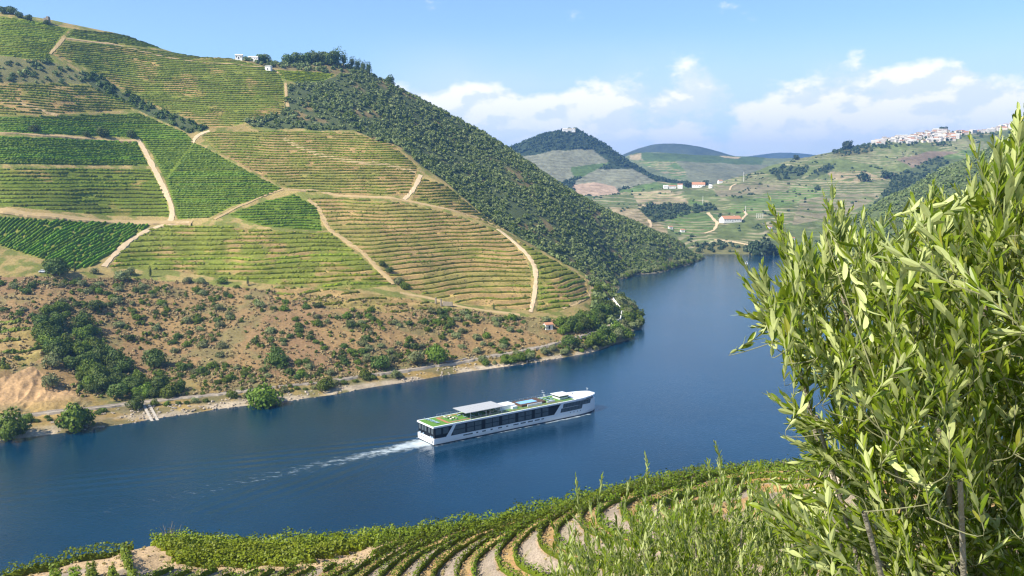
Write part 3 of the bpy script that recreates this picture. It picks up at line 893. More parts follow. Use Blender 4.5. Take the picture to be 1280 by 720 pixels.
# little motor boat far up the river also leaves a wake
mb = wat(934, 330)
bl2 = np.exp(-(((WX - mb[0]) + (WY - mb[1]) * 0.25) / 2.5) ** 2) * 0
fo = np.clip(fo + bl2, 0, 1)
sw = np.zeros_like(fo)
for sgn in (-1, 1):
    q = back * 0.19 + 5
    sw += np.exp(-((ly * sgn - q) / (7 + back * 0.05)) ** 2) * np.sin((ly * sgn - back * 0.33) * 1.1) * (lx < 20) * np.exp(-back / 130) * (0.3 + 1.2 * vnoise(WX / 14, WY / 14, 35 + sgn))
wid_ = np.arange(WX.size).reshape(WX.shape)
wq = np.stack([wid_[:-1, :-1], wid_[1:, :-1], wid_[1:, 1:], wid_[:-1, 1:]], -1).reshape(-1, 4)
me = mesh_np('river_water', np.stack([WX.ravel(), WY.ravel(), np.zeros(WX.size)], 1), wq, wm, smooth=True)
attr(me, 'foam', fo.ravel())
attr(me, 'swell', sw.ravel())
tag(link('river_water', me), 'deep blue river bending between the hills, streaked by a white wake', 'river', kind='structure')
# ------------------------------------------------------------------ leaf and plant makers
M_VINE = {
    'lime': foliage('vine_leaves_lime', (0.140, 0.180, 0.005), (0.250, 0.285, 0.010), 0.25, 0.2),
    'mid': foliage('vine_leaves_mid', (0.100, 0.140, 0.006), (0.190, 0.215, 0.012), 0.25, 0.2),
    'olive': foliage('vine_leaves_olive', (0.105, 0.130, 0.008), (0.190, 0.195, 0.016), 0.25, 0.2),
    'deep': foliage('vine_leaves_deep', (0.082, 0.145, 0.004), (0.155, 0.215, 0.008), 0.25, 0.2),
    'rich': foliage('vine_leaves_rich', (0.075, 0.155, 0.002), (0.150, 0.235, 0.005), 0.25, 0.2),
}
M_BUSH = {
    'dark': foliage('dark_leaves', (0.045, 0.085, 0.012), (0.115, 0.155, 0.026), 0.30, 0.2),
    'green': foliage('green_leaves', (0.065, 0.115, 0.008), (0.155, 0.205, 0.018), 0.30, 0.22),
    'grey': foliage('grey_leaves', (0.125, 0.150, 0.050), (0.245, 0.260, 0.105), 0.30, 0.2),
    'wood': foliage('wood_leaves', (0.075, 0.112, 0.030), (0.215, 0.250, 0.082), 0.085, 0.2),
    'far': foliage('far_leaves', (0.024, 0.046, 0.020), (0.070, 0.098, 0.036), 0.05, 0.1),
    'dry': foliage('dry_tufts', (0.25, 0.19, 0.085), (0.40, 0.31, 0.145), 0.25, 0.1),
}
M_BARK = simple('bark', (0.13, 0.095, 0.065), 0.9, var=0.4, scale=3.0)


def quads(c, nrm, size, r, asp=1.0):
    n = len(c)
    nrm = nrm / np.maximum(np.linalg.norm(nrm, axis=1, keepdims=True), 1e-6)
    a = np.cross(nrm, r.normal(size=(n, 3)))
    a /= np.maximum(np.linalg.norm(a, axis=1, keepdims=True), 1e-6)
    b = np.cross(nrm, a)
    s = np.asarray(size).reshape(-1, 1) * 0.5
    v = np.stack([c - a * s - b * s * asp, c + a * s - b * s * asp * 0.7, c + a * s * 0.8 + b * s * asp, c - a * s * 0.7 + b * s * asp * 0.8], 1)
    return v.reshape(-1, 3), np.arange(4 * n).reshape(n, 4)


def bush_shape(seed, nleaf, size, rz=0.8, lump=0.4, core=0.66):
    """unit-radius shrub: lumpy cloud of leaf sprays round a rough inner mass; stands on z = 0"""
    r = np.random.default_rng(seed)
    d = r.normal(size=(nleaf * 2, 3)); d /= np.linalg.norm(d, axis=1, keepdims=True)
    d = d[d[:, 2] > -0.55][:nleaf]
    ph = r.uniform(0, 6.28, 6)
    def rad(d):
        return 1 + lump * (0.5 * np.sin(3.1 * d[:, 0] + ph[0] + 2 * d[:, 2]) + 0.45 * np.sin(4.3 * d[:, 1] + ph[1] - 2.5 * d[:, 0]) + 0.35 * np.sin(5.7 * d[:, 2] + ph[2] + 3 * d[:, 1])) * 0.7
    rr = rad(d) * (0.72 + 0.33 * r.random(len(d)) ** 0.6)
    c = d * rr[:, None]
    c[:, 2] = c[:, 2] * rz + rz * 0.62
    v, f = quads(c, d + r.normal(size=d.shape) * 0.55, size * r.uniform(0.6, 1.3, len(d)), r)
    # inner mass
    nu, nv = 7, 5
    th = np.linspace(0, 2 * np.pi, nu, endpoint=False); ph2 = np.linspace(0.25, np.pi - 0.5, nv)
    T, Pz = np.meshgrid(th, ph2, indexing='ij')
    dd = np.stack([np.cos(T) * np.sin(Pz), np.sin(T) * np.sin(Pz), np.cos(Pz)], -1).reshape(-1, 3)
    cc = dd * (rad(dd) * core * r.uniform(0.85, 1.1, len(dd)))[:, None]
    cc[:, 2] = cc[:, 2] * rz + rz * 0.62
    idx = np.arange(nu * nv).reshape(nu, nv)
    fq = np.stack([idx, np.roll(idx, -1, 0)], -1)
    ff = np.stack([fq[:, :-1, 0], fq[:, 1:, 0], fq[:, 1:, 1], fq[:, :-1, 1]], -1).reshape(-1, 4)
    return np.concatenate([v, cc]), np.concatenate([f, ff + len(v)])


def scatter(name, spots, variants, material):
    """many small plants nobody could count, as one object. spots: rows of x, y, z, scale"""
    vs, fs, n = [], [], 0
    for k, (bv, bf) in enumerate(variants):
        s = spots[k::len(variants)]
        if not len(s): continue
        ang = rng.uniform(0, 6.28, len(s))
        ca, sa = np.cos(ang)[:, None], np.sin(ang)[:, None]
        x = bv[None, :, 0] * ca - bv[None, :, 1] * sa
        y = bv[None, :, 0] * sa + bv[None, :, 1] * ca
        sc = s[:, 3:4]
        hz = rng.uniform(0.75, 1.3, (len(s), 1))
        v = np.stack([x * sc + s[:, 0:1], y * sc + s[:, 1:2], bv[None, :, 2] * sc * hz + s[:, 2:3]], -1).reshape(-1, 3)
        f = (bf[None] + (np.arange(len(s)) * len(bv))[:, None, None]).reshape(-1, bf.shape[1]) + n
        vs.append(v); fs.append(f); n += len(v)
    return link(name, mesh_np(name, np.concatenate(vs), np.concatenate(fs), material))


V_SMALL = [bush_shape(100 + i, 34, 0.62, 0.85) for i in range(6)]
V_TINY = [bush_shape(140 + i, 16, 0.85, 0.8) for i in range(5)]
V_TREE = [bush_shape(160 + i, 46, 0.55, 1.05, 0.5) for i in range(6)]


def pick(mask, n, body, w=None):
    """random places on a body's ground inside a region"""
    i, j = np.nonzero(mask)
    dY = np.gradient(body.Y)
    area = body.Y[j] * dY[j]
    if w is not None: area = area * w[i, j]
    c = np.cumsum(area); k = np.searchsorted(c, rng.random(n) * c[-1])
    i, j = i[k], j[k]
    ok = (i < body.Z.shape[0] - 1) & (j < body.Z.shape[1] - 1)
    i, j = i[ok], j[ok]
    Y = body.Y[j] + (rng.random(len(j))) * (body.Y[j + 1] - body.Y[j])
    X = (body.a[i] + rng.random(len(i)) * (body.a[1] - body.a[0])) * Y
    return np.stack([X, Y, body.sample(X, Y)], 1)


# ------------------------------------------------------------------ tracks and the railway bed
M_SAND = simple('sandy_track', (0.50, 0.38, 0.235), 0.95, var=0.22, scale=0.5, spec=0.05)
M_TAN = simple('tan_track', (0.37, 0.27, 0.135), 0.95, var=0.22, scale=0.5, spec=0.05)
M_BED = simple('railway_gravel', (0.40, 0.34, 0.265), 0.95, var=0.25, scale=0.8, spec=0.05)


def resample(P, step):
    P = np.asarray(P, float)
    d = np.concatenate([[0], np.cumsum(np.linalg.norm(np.diff(P[:, :2], axis=0), axis=1))])
    n = max(2, int(d[-1] / step) + 1)
    s = np.linspace(0, d[-1], n)
    return np.stack([np.interp(s, d, P[:, k]) for k in range(P.shape[1])], 1)


def smooth_line(P, it=3):
    P = np.array(P, float)
    for _ in range(it):
        Q = P.copy(); Q[1:-1] = 0.25 * P[:-2] + 0.5 * P[1:-1] + 0.25 * P[2:]; P = Q
    return P


def track(name, pix, width, material, label, body, lift=0.35, cat='track', level=False):
    pts = [body.cast(*p) for p in pix]
    pts = np.array([p for p in pts if p is not None])
    P = smooth_line(resample(pts, 2.0), 8)
    d = np.gradient(P[:, :2], axis=0); d /= np.linalg.norm(d, axis=1, keepdims=True) + 1e-9
    nrm = np.stack([-d[:, 1], d[:, 0]], 1)
    wv = width * 0.82 * (0.62 + 0.5 * vnoise(np.arange(len(P)) / 4.0, np.zeros(len(P)), 3) + 0.35 * rng.random(len(P)))
    rows = []
    zc = body.sample(P[:, 0], P[:, 1])
    if level:
        zc = smooth_line(zc[:, None], 20)[:, 0]
    for q in (-1.0, -0.8, 0, 0.8, 1.0):
        X = P[:, 0] + nrm[:, 0] * q * wv / 2; Y = P[:, 1] + nrm[:, 1] * q * wv / 2
        z = (zc if level else np.maximum(body.sample(X, Y), zc - 0.6)) + (lift if abs(q) < 0.9 else -0.8)
        rows.append(np.stack([X, Y, z], 1))
    V = np.stack(rows, 1)
    n, m = V.shape[:2]
    idx = np.arange(n * m).reshape(n, m)
    f = np.stack([idx[:-1, :-1], idx[1:, :-1], idx[1:, 1:], idx[:-1, 1:]], -1).reshape(-1, 4)
    o = link(name, mesh_np(name, V.reshape(-1, 3), f, material))
    tag(o, label, cat, kind='structure')
    return V


track('vineyard_track', [(-60, 166), (0, 167), (60, 170), (120, 174), (174, 176)], 4.5, M_TAN, 'flat sandy track along the foot of the green band', A)
track('vineyard_track', [(172, 175), (180, 186), (190, 206), (203, 232), (214, 256), (216, 268), (213, 277)], 4.6, M_SAND, 'pale sandy road dropping steeply between two green plots', A)
track('vineyard_track', [(-60, 262), (0, 264), (40, 270), (90, 274), (150, 277), (205, 278), (240, 279)], 7.5, M_TAN, 'wide tan track above the dark slanting rows', A)
track('vineyard_track', [(236, 279), (212, 280), (190, 285), (170, 296), (152, 310), (140, 322), (130, 334)], 4.2, M_SAND, 'pale road curving down past the dark slanting rows', A)
track('vineyard_track', [(386, 250), (398, 260), (404, 272), (410, 286), (428, 298), (450, 313), (470, 333), (492, 356)], 4.6, M_TAN, 'sandy track zigzagging down between the lit and dry terraces', A)
track('vineyard_track', [(622, 287), (632, 294), (646, 306), (660, 319), (669, 334), (670, 350), (668, 370), (663, 391)], 4.0, M_SAND, 'steep pale sand road down the middle of the terraces', A)
track('vineyard_track', [(505, 250), (514, 241), (521, 230), (526, 219)], 4.4, M_SAND, 'short pale ramp beside the small knoll plot', A)
track('vineyard_track', [(360, 237), (400, 240), (440, 246), (500, 250), (540, 258), (580, 268), (612, 279), (630, 287)], 3.6, M_TAN, 'tan track slanting across the dry terraces towards the wood', A)
track('vineyard_track', [(355, 174), (375, 185), (400, 195), (440, 202), (480, 206), (520, 216)], 5.0, M_TAN, 'bare tan bench crossing the terraces under the wood', A)
track('vineyard_track', [(357, 104), (358, 122), (361, 141)], 3.5, M_TAN, 'short tan path down the edge of the high terraces', A)
track('vineyard_track', [(80, 48), (62, 68)], 4.0, M_TAN, 'tan path below the bright top plot', A)
track('vineyard_track', [(80, 48), (150, 57), (230, 66), (290, 73), (340, 87), (352, 94)], 3.2, M_TAN, 'thin tan track along the top of the high terraces', A)
track('vineyard_track', [(354, 237), (330, 245), (300, 258), (268, 275)], 2.6, M_TAN, 'stony path along the foot of the broad green slope', A)
track('vineyard_track', [(240, 179), (246, 169), (262, 164)], 4.2, M_SAND, 'pale bend of road under the hedge line', A)
track('vineyard_track', [(-60, 118), (0, 125), (40, 135), (72, 145)], 4.0, M_TAN, 'tan track slanting over the upper left terraces', A)
track('vineyard_track', [(500, 366), (545, 374), (560, 381), (600, 388), (650, 394)], 3.6, M_TAN, 'tan track along the foot of the dry terraces', A)
track('vineyard_track', [(703, 386), (722, 380), (735, 372), (741, 362), (733, 345)], 3.2, M_TAN, 'tan loop of track round the curved terraces', A)
RAIL_PX = [(-60, 530), (0, 524), (50, 518), (100, 512), (160, 505), (210, 500), (250, 496), (310, 489), (385, 480), (432, 474), (462, 469), (495, 465), (530, 459), (570, 454), (607, 446), (640, 441), (690, 431), (730, 420), (757, 410), (771, 402), (773, 394), (769, 385), (763, 375)]
RAIL = track('railway', RAIL_PX, 5.0, M_BED, 'gravel railway bed following the far bank of the river', A, 0.5, 'railway', level=True)
mbd = MB()
for q in (1.6, 2.4):
    pass
M_STEEL = simple('rail_steel', (0.20, 0.15, 0.12), 0.45, 0.8)
for side in (-0.75, 0.75):
    ctr = RAIL[:, 2]; e = (RAIL[:, 3] - RAIL[:, 1]); e = e / np.linalg.norm(e, axis=1, keepdims=True)
    mbd.tube([tuple(p + k * side + np.array([0, 0, 0.12])) for p, k in zip(ctr, e)], 0.07, 4, cap=False)
tag(mbd.build('rails', M_STEEL), 'pair of thin steel rails on the gravel bed by the river', 'rails')

M_WALL = simple('dry_stone', (0.25, 0.22, 0.19), 0.95, var=0.4, scale=0.9, bump=0.5)
M_WHITE = simple('whitewash', (0.78, 0.75, 0.70), 0.8, var=0.06, scale=0.6)
M_TILE = simple('roof_tiles', (0.42, 0.20, 0.11), 0.85, var=0.25, scale=1.2)
M_DARKGLASS = simple('dark_opening', (0.03, 0.032, 0.035), 0.25, var=0.1)


def wall_along(name, line, h, th, material, label, cat='wall', base=None, down=2.0, **kw):
    mb = MB()
    P = np.asarray(line, float)
    for a_, b_ in zip(P[:-1], P[1:]):
        L = np.linalg.norm((b_ - a_)[:2]); ang = math.atan2(b_[1] - a_[1], b_[0] - a_[0])
        c = (a_ + b_) / 2
        ux, uy = -math.sin(ang) * th / 2, math.cos(ang) * th / 2
        bot = [(a_[0] + ux, a_[1] + uy, a_[2] - down), (a_[0] - ux, a_[1] - uy, a_[2] - down), (b_[0] - ux, b_[1] - uy, b_[2] - down), (b_[0] + ux, b_[1] + uy, b_[2] - down)]
        topp = [(x, y, z + down + h) for x, y, z in bot]
        mb.hull(bot, topp)
    return tag(mb.build(name, material), label, cat, **kw)


# retaining wall that carries the line above the water, and the two white parapets on the bend
sel = [i for i in range(len(RAIL)) if 528 < proj(*RAIL[i, 2])[0] < 598]
wall_along('retaining_wall', RAIL[sel][:, 4] * np.array([1, 1, 0]) + np.stack([np.zeros(len(sel)), np.full(len(sel), -0.3), RAIL[sel][:, 2, 2]], 1), 0.5, 0.9, M_WALL, 'dark stone retaining wall under the railway above the water', down=5.0)
sel = [i for i in range(len(RAIL)) if RAIL[i, 2, 0] > 0 and proj(*RAIL[i, 2])[0] > 758]
for q, lab in ((0, 'white parapet on the outer side of the railway bend'), (4, 'white parapet on the inner side of the railway bend')):
    wall_along('parapet', RAIL[sel][:, q] * np.array([1, 1, 0]) + np.stack([np.zeros(len(sel)), np.zeros(len(sel)), RAIL[sel][:, 2, 2]], 1), 1.0, 0.45, M_WHITE, lab, 'parapet', down=2.5)

# ------------------------------------------------------------------ vine rows on the hillside
def hedge(P, w, h, r, taper=True, base=0.0):
    """bumpy leafy ridge along a line: (verts, faces)"""
    n = len(P)
    d = np.gradient(P[:, :2], axis=0); d /= np.linalg.norm(d, axis=1, keepdims=True) + 1e-9
    nx, ny = -d[:, 1], d[:, 0]
    prof = [(-0.42, 0.0), (-0.58, 0.42), (-0.34, 0.88), (0.10, 1.0), (0.50, 0.78), (0.56, 0.36), (0.42, 0.0)]
    k = len(prof)
    V = np.zeros((n, k, 3))
    lf = vnoise(np.arange(n) / 6.0, np.full(n, float(r.integers(9999))), 23)
    hs = r.uniform(0.8, 1.15, n) * (0.7 + 0.5 * lf); ws = r.uniform(0.75, 1.25, n) * (0.7 + 0.5 * lf)
    if taper:
        hs[0] *= 0.5; hs[-1] *= 0.5; ws[0] *= 0.3; ws[-1] *= 0.3
    for j, (o, z) in enumerate(prof):
        oo = o * w * ws * r.uniform(0.75, 1.25, n)
        V[:, j, 0] = P[:, 0] + nx * oo; V[:, j, 1] = P[:, 1] + ny * oo
        V[:, j, 2] = P[:, 2] + base + z * h * hs * (r.uniform(0.85, 1.15, n) if z > 0 else 1) - (0.15 if z == 0 else 0)
    idx = np.arange(n * k).reshape(n, k)
    f = np.stack([idx[:-1, :-1], idx[1:, :-1], idx[1:, 1:], idx[:-1, 1:]], -1).reshape(-1, 4)
    return V.reshape(-1, 3), f


ORD = 'lowest second third fourth fifth sixth seventh eighth ninth tenth eleventh twelfth thirteenth fourteenth fifteenth sixteenth seventeenth eighteenth nineteenth twentieth'.split()
TENS = {20: 'twenty', 30: 'thirty', 40: 'forty', 50: 'fifty', 60: 'sixty', 70: 'seventy', 80: 'eighty'}
ONES = 'first second third fourth fifth sixth seventh eighth ninth'.split()
TENTHS = {20: 'twentieth', 30: 'thirtieth', 40: 'fortieth', 50: 'fiftieth', 60: 'sixtieth', 70: 'seventieth', 80: 'eightieth'}
def ordinal(n, first='first'):
    if n == 1: return first
    if n <= 20: return ORD[n - 1]
    t_, o_ = n // 10 * 10, n % 10
    return TENTHS[t_] if o_ == 0 else TENS[t_] + '-' + ONES[o_ - 1]


all_rows = []          # (score, plot, k, verts, faces, material)
step = 2
acol = A.a[::step]
for pi, (nm, poly, dz, vm, soil, bank, gf, rw, rh, gap) in enumerate(PLOTS):
    pa = np.array(poly, float)
    x0, x1 = pa[:, 0].min() - 12, pa[:, 0].max() + 12
    ii = [i for i in range(0, len(A.a), step) if -800 < A.a[i] * FPX + 640 < 1000 and x0 - 40 < 640 + A.a[i] * FPX * 0.985 < x1 + 40]
    PHI = A.smooth[ii] / dz + (fbm(A.X2[ii] / 30, A.Y2[ii] / 30, 41, 2) - 0.5) * 1.3
    mk = in_poly(PXA[ii], PYA[ii], poly)
    if not mk.any(): continue
    lo, hi = int(np.floor(PHI[mk].min())), int(np.ceil(PHI[mk].max()))
    K = np.arange(lo, hi + 1) + 0.22
    acc = np.maximum.accumulate(PHI, axis=1) + np.arange(PHI.shape[1])[None] * 1e-7
    YC = np.stack([np.interp(K, acc[q], A.Y) for q in range(len(ii))], 1)      # level, column
    aa = A.a[ii]
    count = 0
    for k in range(len(K)):
        Y = YC[k]; X = aa * Y
        Z = A.sample(X, Y)
        px, py = proj(X, Y, Z)
        ok = in_poly(px, py, poly) & (np.abs(A.sample(X, Y, A.smooth) / dz - K[k]) < 1.2)
        gn = vnoise(X / 7.0, Y / 7.0 + K[k] * 3.7, 300 + pi)
        ok &= gn > gap * 0.9
        ok &= rng.random(len(X)) > gap * 0.06
        segs = []
        run = []
        for q in range(len(X)):
            if ok[q] and (not run or abs(Y[q] - Y[run[-1]]) < 9):
                run.append(q)
            else:
                if len(run) > 2: segs.append(run)
                run = [q] if ok[q] else []
        if len(run) > 2: segs.append(run)
        if not segs: continue
        vs, fs, n = [], [], 0; L = 0
        for run in segs:
            P = np.stack([X[run], Y[run], Z[run]], 1)
            P[:, 1] += (rng.random(len(run)) - 0.5) * 0.25
            v, f = hedge(P, rw, rh, rng)
            vs.append(v); fs.append(f + n); n += len(v)
            L += np.linalg.norm(np.diff(P[:, :2], axis=0), axis=1).sum()
        count += 1
        all_rows.append((L * rh / np.mean(Y[segs[0]]), nm, count, np.concatenate(vs), np.concatenate(fs), vm))

# rows that run slanting up the slope
nm, poly = LINEPLOT
p0 = A.cast(95, 300); p1 = A.cast(60, 318); p2 = A.cast(120, 286)
dv = (p2 - p1)[:2]; dv /= np.linalg.norm(dv)
nv_ = np.array([dv[1], -dv[0]])
cnt = 0
for k in range(-70, 70):
    s = np.arange(-110, 110, 1.2)
    X = p0[0] + nv_[0] * k * 2.1 + dv[0] * s; Y = p0[1] + nv_[1] * k * 2.1 + dv[1] * s
    okb = (X / Y > A.a[0] + 0.01) & (Y > 300)
    X, Y = X[okb], Y[okb]
    if len(X) < 4: continue
    Z = A.sample(X, Y); px, py = proj(X, Y, Z)
    ok = in_poly(px, py, poly) & (rng.random(len(X)) > 0.03)
    vs, fs, n, L = [], [], 0, 0
    run = []
    for q in list(range(len(X))) + [-1]:
        if q >= 0 and ok[q]: run.append(q); continue
        if len(run) > 3:
            v, f = hedge(np.stack([X[run], Y[run], Z[run]], 1), 1.15, 1.5, rng)
            vs.append(v); fs.append(f + n); n += len(v); L += len(run) * 1.2
        run = []
    if vs:
        cnt += 1
        all_rows.append((L * 1.5 / 480, nm, cnt, np.concatenate(vs), np.concatenate(fs), 'rich'))

all_rows.sort(key=lambda t_: -t_[0])
N_HILL_ROWS = 252
ends = {'the dark slanting rows by the round tree': 'dark green vine row slanting up the slope, {}  {}'}
for sc_, nm, k, v, f, vm in all_rows[:N_HILL_ROWS]:
    o = link('vine_row', mesh_np('vine_row', v, f, M_VINE[vm]))
    col = {'lime': 'bright green', 'mid': 'green', 'olive': 'olive green', 'deep': 'green', 'rich': 'dark green'}[vm]
    if nm.startswith('the dark slanting'):
        tag(o, 'dark vine row slanting uphill by the round tree, %s from the left' % ordinal(k), 'vine row', 'vine rows of ' + nm[4:])
    else:
        tag(o, ('%s vine row, lowest in %s' % (col, nm)) if k == 1 else ('%s vine row, %s up in %s' % (col, ordinal(k), nm)), 'vine row', 'vine rows of ' + nm[4:])
rest = {}
for sc_, nm, k, v, f, vm in all_rows[N_HILL_ROWS:]:
    rest.setdefault(vm, []).append((v, f))
if rest:
    vs, fs, mi, n = [], [], [], 0
    mats_ = []
    for vm, L in rest.items():
        mats_.append(M_VINE[vm])
        for v, f in L:
            vs.append(v); fs.append(f + n); n += len(v); mi += [len(mats_) - 1] * len(f)
    o = link('vineyard_rows', mesh_np('vineyard_rows', np.concatenate(vs), np.concatenate(fs), mats_, mi))
    tag(o, 'shorter and higher vine rows covering the upper plots of the hillside', 'vine rows', kind='stuff')

# ------------------------------------------------------------------ wood, scrub and single shrubs on the hillside
fm = forest_mask & (A.Z > 0.8) & ~in_poly(PXA, PYA, [(335, 84), (430, 90), (406, 104), (345, 98)])
wgt = 0.35 + 1.2 * sstep(fbm(wx / 25, wy / 25, 201, 4), 0.34, 0.6)
pp = pick(fm, 22000, A, wgt)
sc_ = rng.uniform(0.75, 1.95, len(pp)) * (0.8 + 0.5 * vnoise(pp[:, 0] / 30, pp[:, 1] / 30, 5))
spots = np.concatenate([pp, sc_[:, None]], 1)
mixs = rng.random(len(pp))
tag(scatter('hillside_wood', spots[mixs < 0.72], V_SMALL, M_BUSH['wood']), 'dense dark scrub wood covering the ridge down to the river', 'wood', kind='stuff')
tag(scatter('pale_scrub', spots[mixs >= 0.86], V_TINY, M_BUSH['grey']), 'paler grey green scrub scattered through the ridge wood', 'scrub', kind='stuff')
tag(scatter('green_scrub', spots[(mixs >= 0.72) & (mixs < 0.86)], V_SMALL, M_BUSH['green']), 'brighter green scrub scattered through the ridge wood', 'scrub', kind='stuff')

lm = low & (A.Z > 2.5) & ~in_poly(PXA, PYA, BLUFF)
cl = sstep(fbm(wx / 20, wy / 20, 205, 4), 0.42, 0.62)
pp = pick(lm, 7000, A, 0.35 + cl)
tag(scatter('dry_brush', np.concatenate([pp, rng.uniform(0.25, 0.8, len(pp))[:, None]], 1), V_TINY, M_BUSH['dry']), 'low dry tufts all over the reddish lower slope', 'brush', kind='stuff')
pp = pick(lm, 800, A, 0.1 + cl)
tag(scatter('low_brush', np.concatenate([pp, rng.uniform(0.5, 1.25, len(pp))[:, None]], 1), V_SMALL, M_BUSH['green']), 'low green brush between the shrubs of the lower slope', 'brush', kind='stuff')
ts = in_poly(PXA, PYA, TOPSCRUB) | in_poly(PXA, PYA, SCR1)
pp = pick(ts, 800, A)
tag(scatter('upper_scrub', np.concatenate([pp, rng.uniform(0.8, 2.2, len(pp))[:, None]], 1), V_SMALL, M_BUSH['wood']), 'dark scrub on the rough patches high on the hillside', 'scrub', kind='stuff')
hm = in_poly(PXA, PYA, HEDGE1)
pp = pick(hm, 420, A)
tag(scatter('gully_hedge', np.concatenate([pp, rng.uniform(0.9, 2.2, len(pp))[:, None]], 1), V_SMALL, M_BUSH['dark']), 'dark hedge of bushes winding down the gully between the high plots', 'hedge', kind='stuff')

pmask = np.zeros(A.Z.shape, bool)
for nm_, poly_, dz_, vm_, so_, ba_, gf_, rw_, rh_, gap_ in PLOTS:
    if gf_ < 0.6: pmask |= in_poly(PXA, PYA, poly_)
pp = pick(pmask, 15000, A, 0.2 + sstep(fbm(wx / 14, wy / 14, 207, 4), 0.4, 0.6))
half_ = len(pp) // 2
tag(scatter('terrace_tufts', np.concatenate([pp[:half_], rng.uniform(0.15, 0.42, half_)[:, None]], 1), V_TINY, M_BUSH['dry']), 'dry grass tufts on the banks between the vine rows', 'grass', kind='stuff')
tag(scatter('terrace_weeds', np.concatenate([pp[half_:], rng.uniform(0.15, 0.45, len(pp) - half_)[:, None]], 1), V_TINY, M_VINE['olive']), 'green weeds on the banks between the vine rows', 'grass', kind='stuff')

# single shrubs, the largest and most open ones
SHR = {}
for key in ('dark', 'green', 'grey'):
    SHR[key] = [mesh_np('shrub_' + key, *bush_shape(400 + 7 * i + len(key), 480, 0.19, 0.78, 0.45), M_BUSH[key]) for i in range(5)]
NAMES = {'dark': ('shrub', 'dark green shrub'), 'green': ('shrub', 'fresh green shrub'), 'grey': ('shrub', 'grey green olive-like shrub')}
ZONES = [
    ([(0, 350), (110, 350), (110, 400), (40, 400), (0, 392)], 26, 'on the reddish slope below the round tree'),
    ([(110, 355), (220, 362), (225, 470), (190, 470), (130, 420)], 34, 'on the bare slope right of the wooded ravine'),
    ([(220, 362), (330, 368), (330, 480), (225, 488)], 42, 'on the stony slope below the lit terraces'),
    ([(330, 372), (430, 385), (430, 468), (330, 478)], 44, 'on the scrub slope below the ragged terraces'),
    ([(430, 390), (540, 388), (560, 440), (430, 466)], 44, 'in the brushy hollow left of the sandy track foot'),
    ([(545, 390), (690, 402), (690, 428), (560, 448)], 40, 'on the slope above the railway near the white hut'),
    ([(30, 524), (250, 503), (500, 468), (500, 478), (300, 506), (30, 545)], 40, 'on the dry verge between railway and water'),
]
taken = []
for zi, (poly, n, where) in enumerate(ZONES):
    mk = in_poly(PXA, PYA, poly) & (A.Z > 1.5)
    pp = pick(mk, n * 6, A, 0.2 + cl)
    done = 0
    for p in pp:
        if done >= n: break
        if any((p[0] - q[0]) ** 2 + (p[1] - q[1]) ** 2 < 9 for q in taken): continue
        if abs(np.min(np.hypot(RAIL[:, 2, 0] - p[0], RAIL[:, 2, 1] - p[1]))) < 4.0: continue
        key = rng.choice(['dark', 'green', 'grey'], p=[0.38, 0.24, 0.38])
        s = rng.uniform(1.3, 2.6) * (0.75 if zi == 6 else 1)
        o = link('shrub', SHR[key][rng.integers(5)], loc=(p[0], p[1], p[2] - 0.15), rot=(0, 0, rng.uniform(0, 6.28)), scale=(s, s * rng.uniform(0.85, 1.15), s * rng.uniform(0.8, 1.15)))
        tag(o, NAMES[key][1] + ' ' + where, 'shrub', NAMES[key][1] + 's ' + where)
        taken.append(p); done += 1


def tree_proto(seed, key, rx, rz, trunk, nleaf=420, leaf=0.26, lump=0.5, name='tree'):
    """trunk and crown meshes of one tree, base at the origin"""
    r = np.random.default_rng(seed)
    v, f = bush_shape(seed, nleaf, leaf, rz / rx, lump, 0.6)
    v = v * rx
    v[:, 2] += trunk
    cm = mesh_np('crown', v, f, M_BUSH[key])
    mb = MB()
    top = trunk + rz * 0.9
    bend = r.uniform(-0.3, 0.3, 2)
    mb.tube([(0, 0, -0.6), (bend[0] * .4, bend[1] * .4, trunk * 0.5), (bend[0], bend[1], trunk), (bend[0] * 1.4, bend[1] * 1.4, top)], [0.11 * rx + 0.08, 0.085 * rx + .06, 0.07 * rx + .05, 0.03 * rx], 6)
    for q in range(3):
        a_ = q * 2.1 + r.uniform(0, 1)
        mb.tube([(bend[0], bend[1], trunk), (math.cos(a_) * rx * 0.5, math.sin(a_) * rx * 0.5, trunk + rz * 0.7)], [0.05 * rx + .03, 0.02 * rx], 5)
    return cm, mb.mesh('trunk', M_BARK)


def plant_tree(proto, p, s, label, group=None, name='tree', cat='tree', rz=None, sz=None):
    cm, tm = proto
    e = empty(name, (p[0], p[1], p[2] - 0.2), rng.uniform(0, 6.28) if rz is None else rz)
    e.scale = (s, s, s * (sz or rng.uniform(0.9, 1.12)))
    tag(e, label, cat, group)
    link('trunk', tm, e)
    link('crown', cm, e)
    return e


T_ROUND = [tree_proto(500 + i, 'green', 1.0, 0.85, 0.10, 950, 0.15) for i in range(3)]
T_DARK = [tree_proto(520 + i, 'dark', 1.0, 0.9, 0.22, 950, 0.15) for i in range(3)]
T_GREY = [tree_proto(530 + i, 'grey', 1.0, 0.8, 0.35, 850, 0.15) for i in range(3)]
T_TALL = [tree_proto(540 + i, 'dark', 0.6, 1.15, 0.5, 600, 0.16, 0.7) for i in range(3)]
T_CYP = [tree_proto(550 + i, 'dark', 0.26, 1.2, 0.12, 260, 0.30, 0.25, 'cypress') for i in range(2)]


def at_base(px, py):
    p = A.cast(px, py)
    return p if p is not None else None


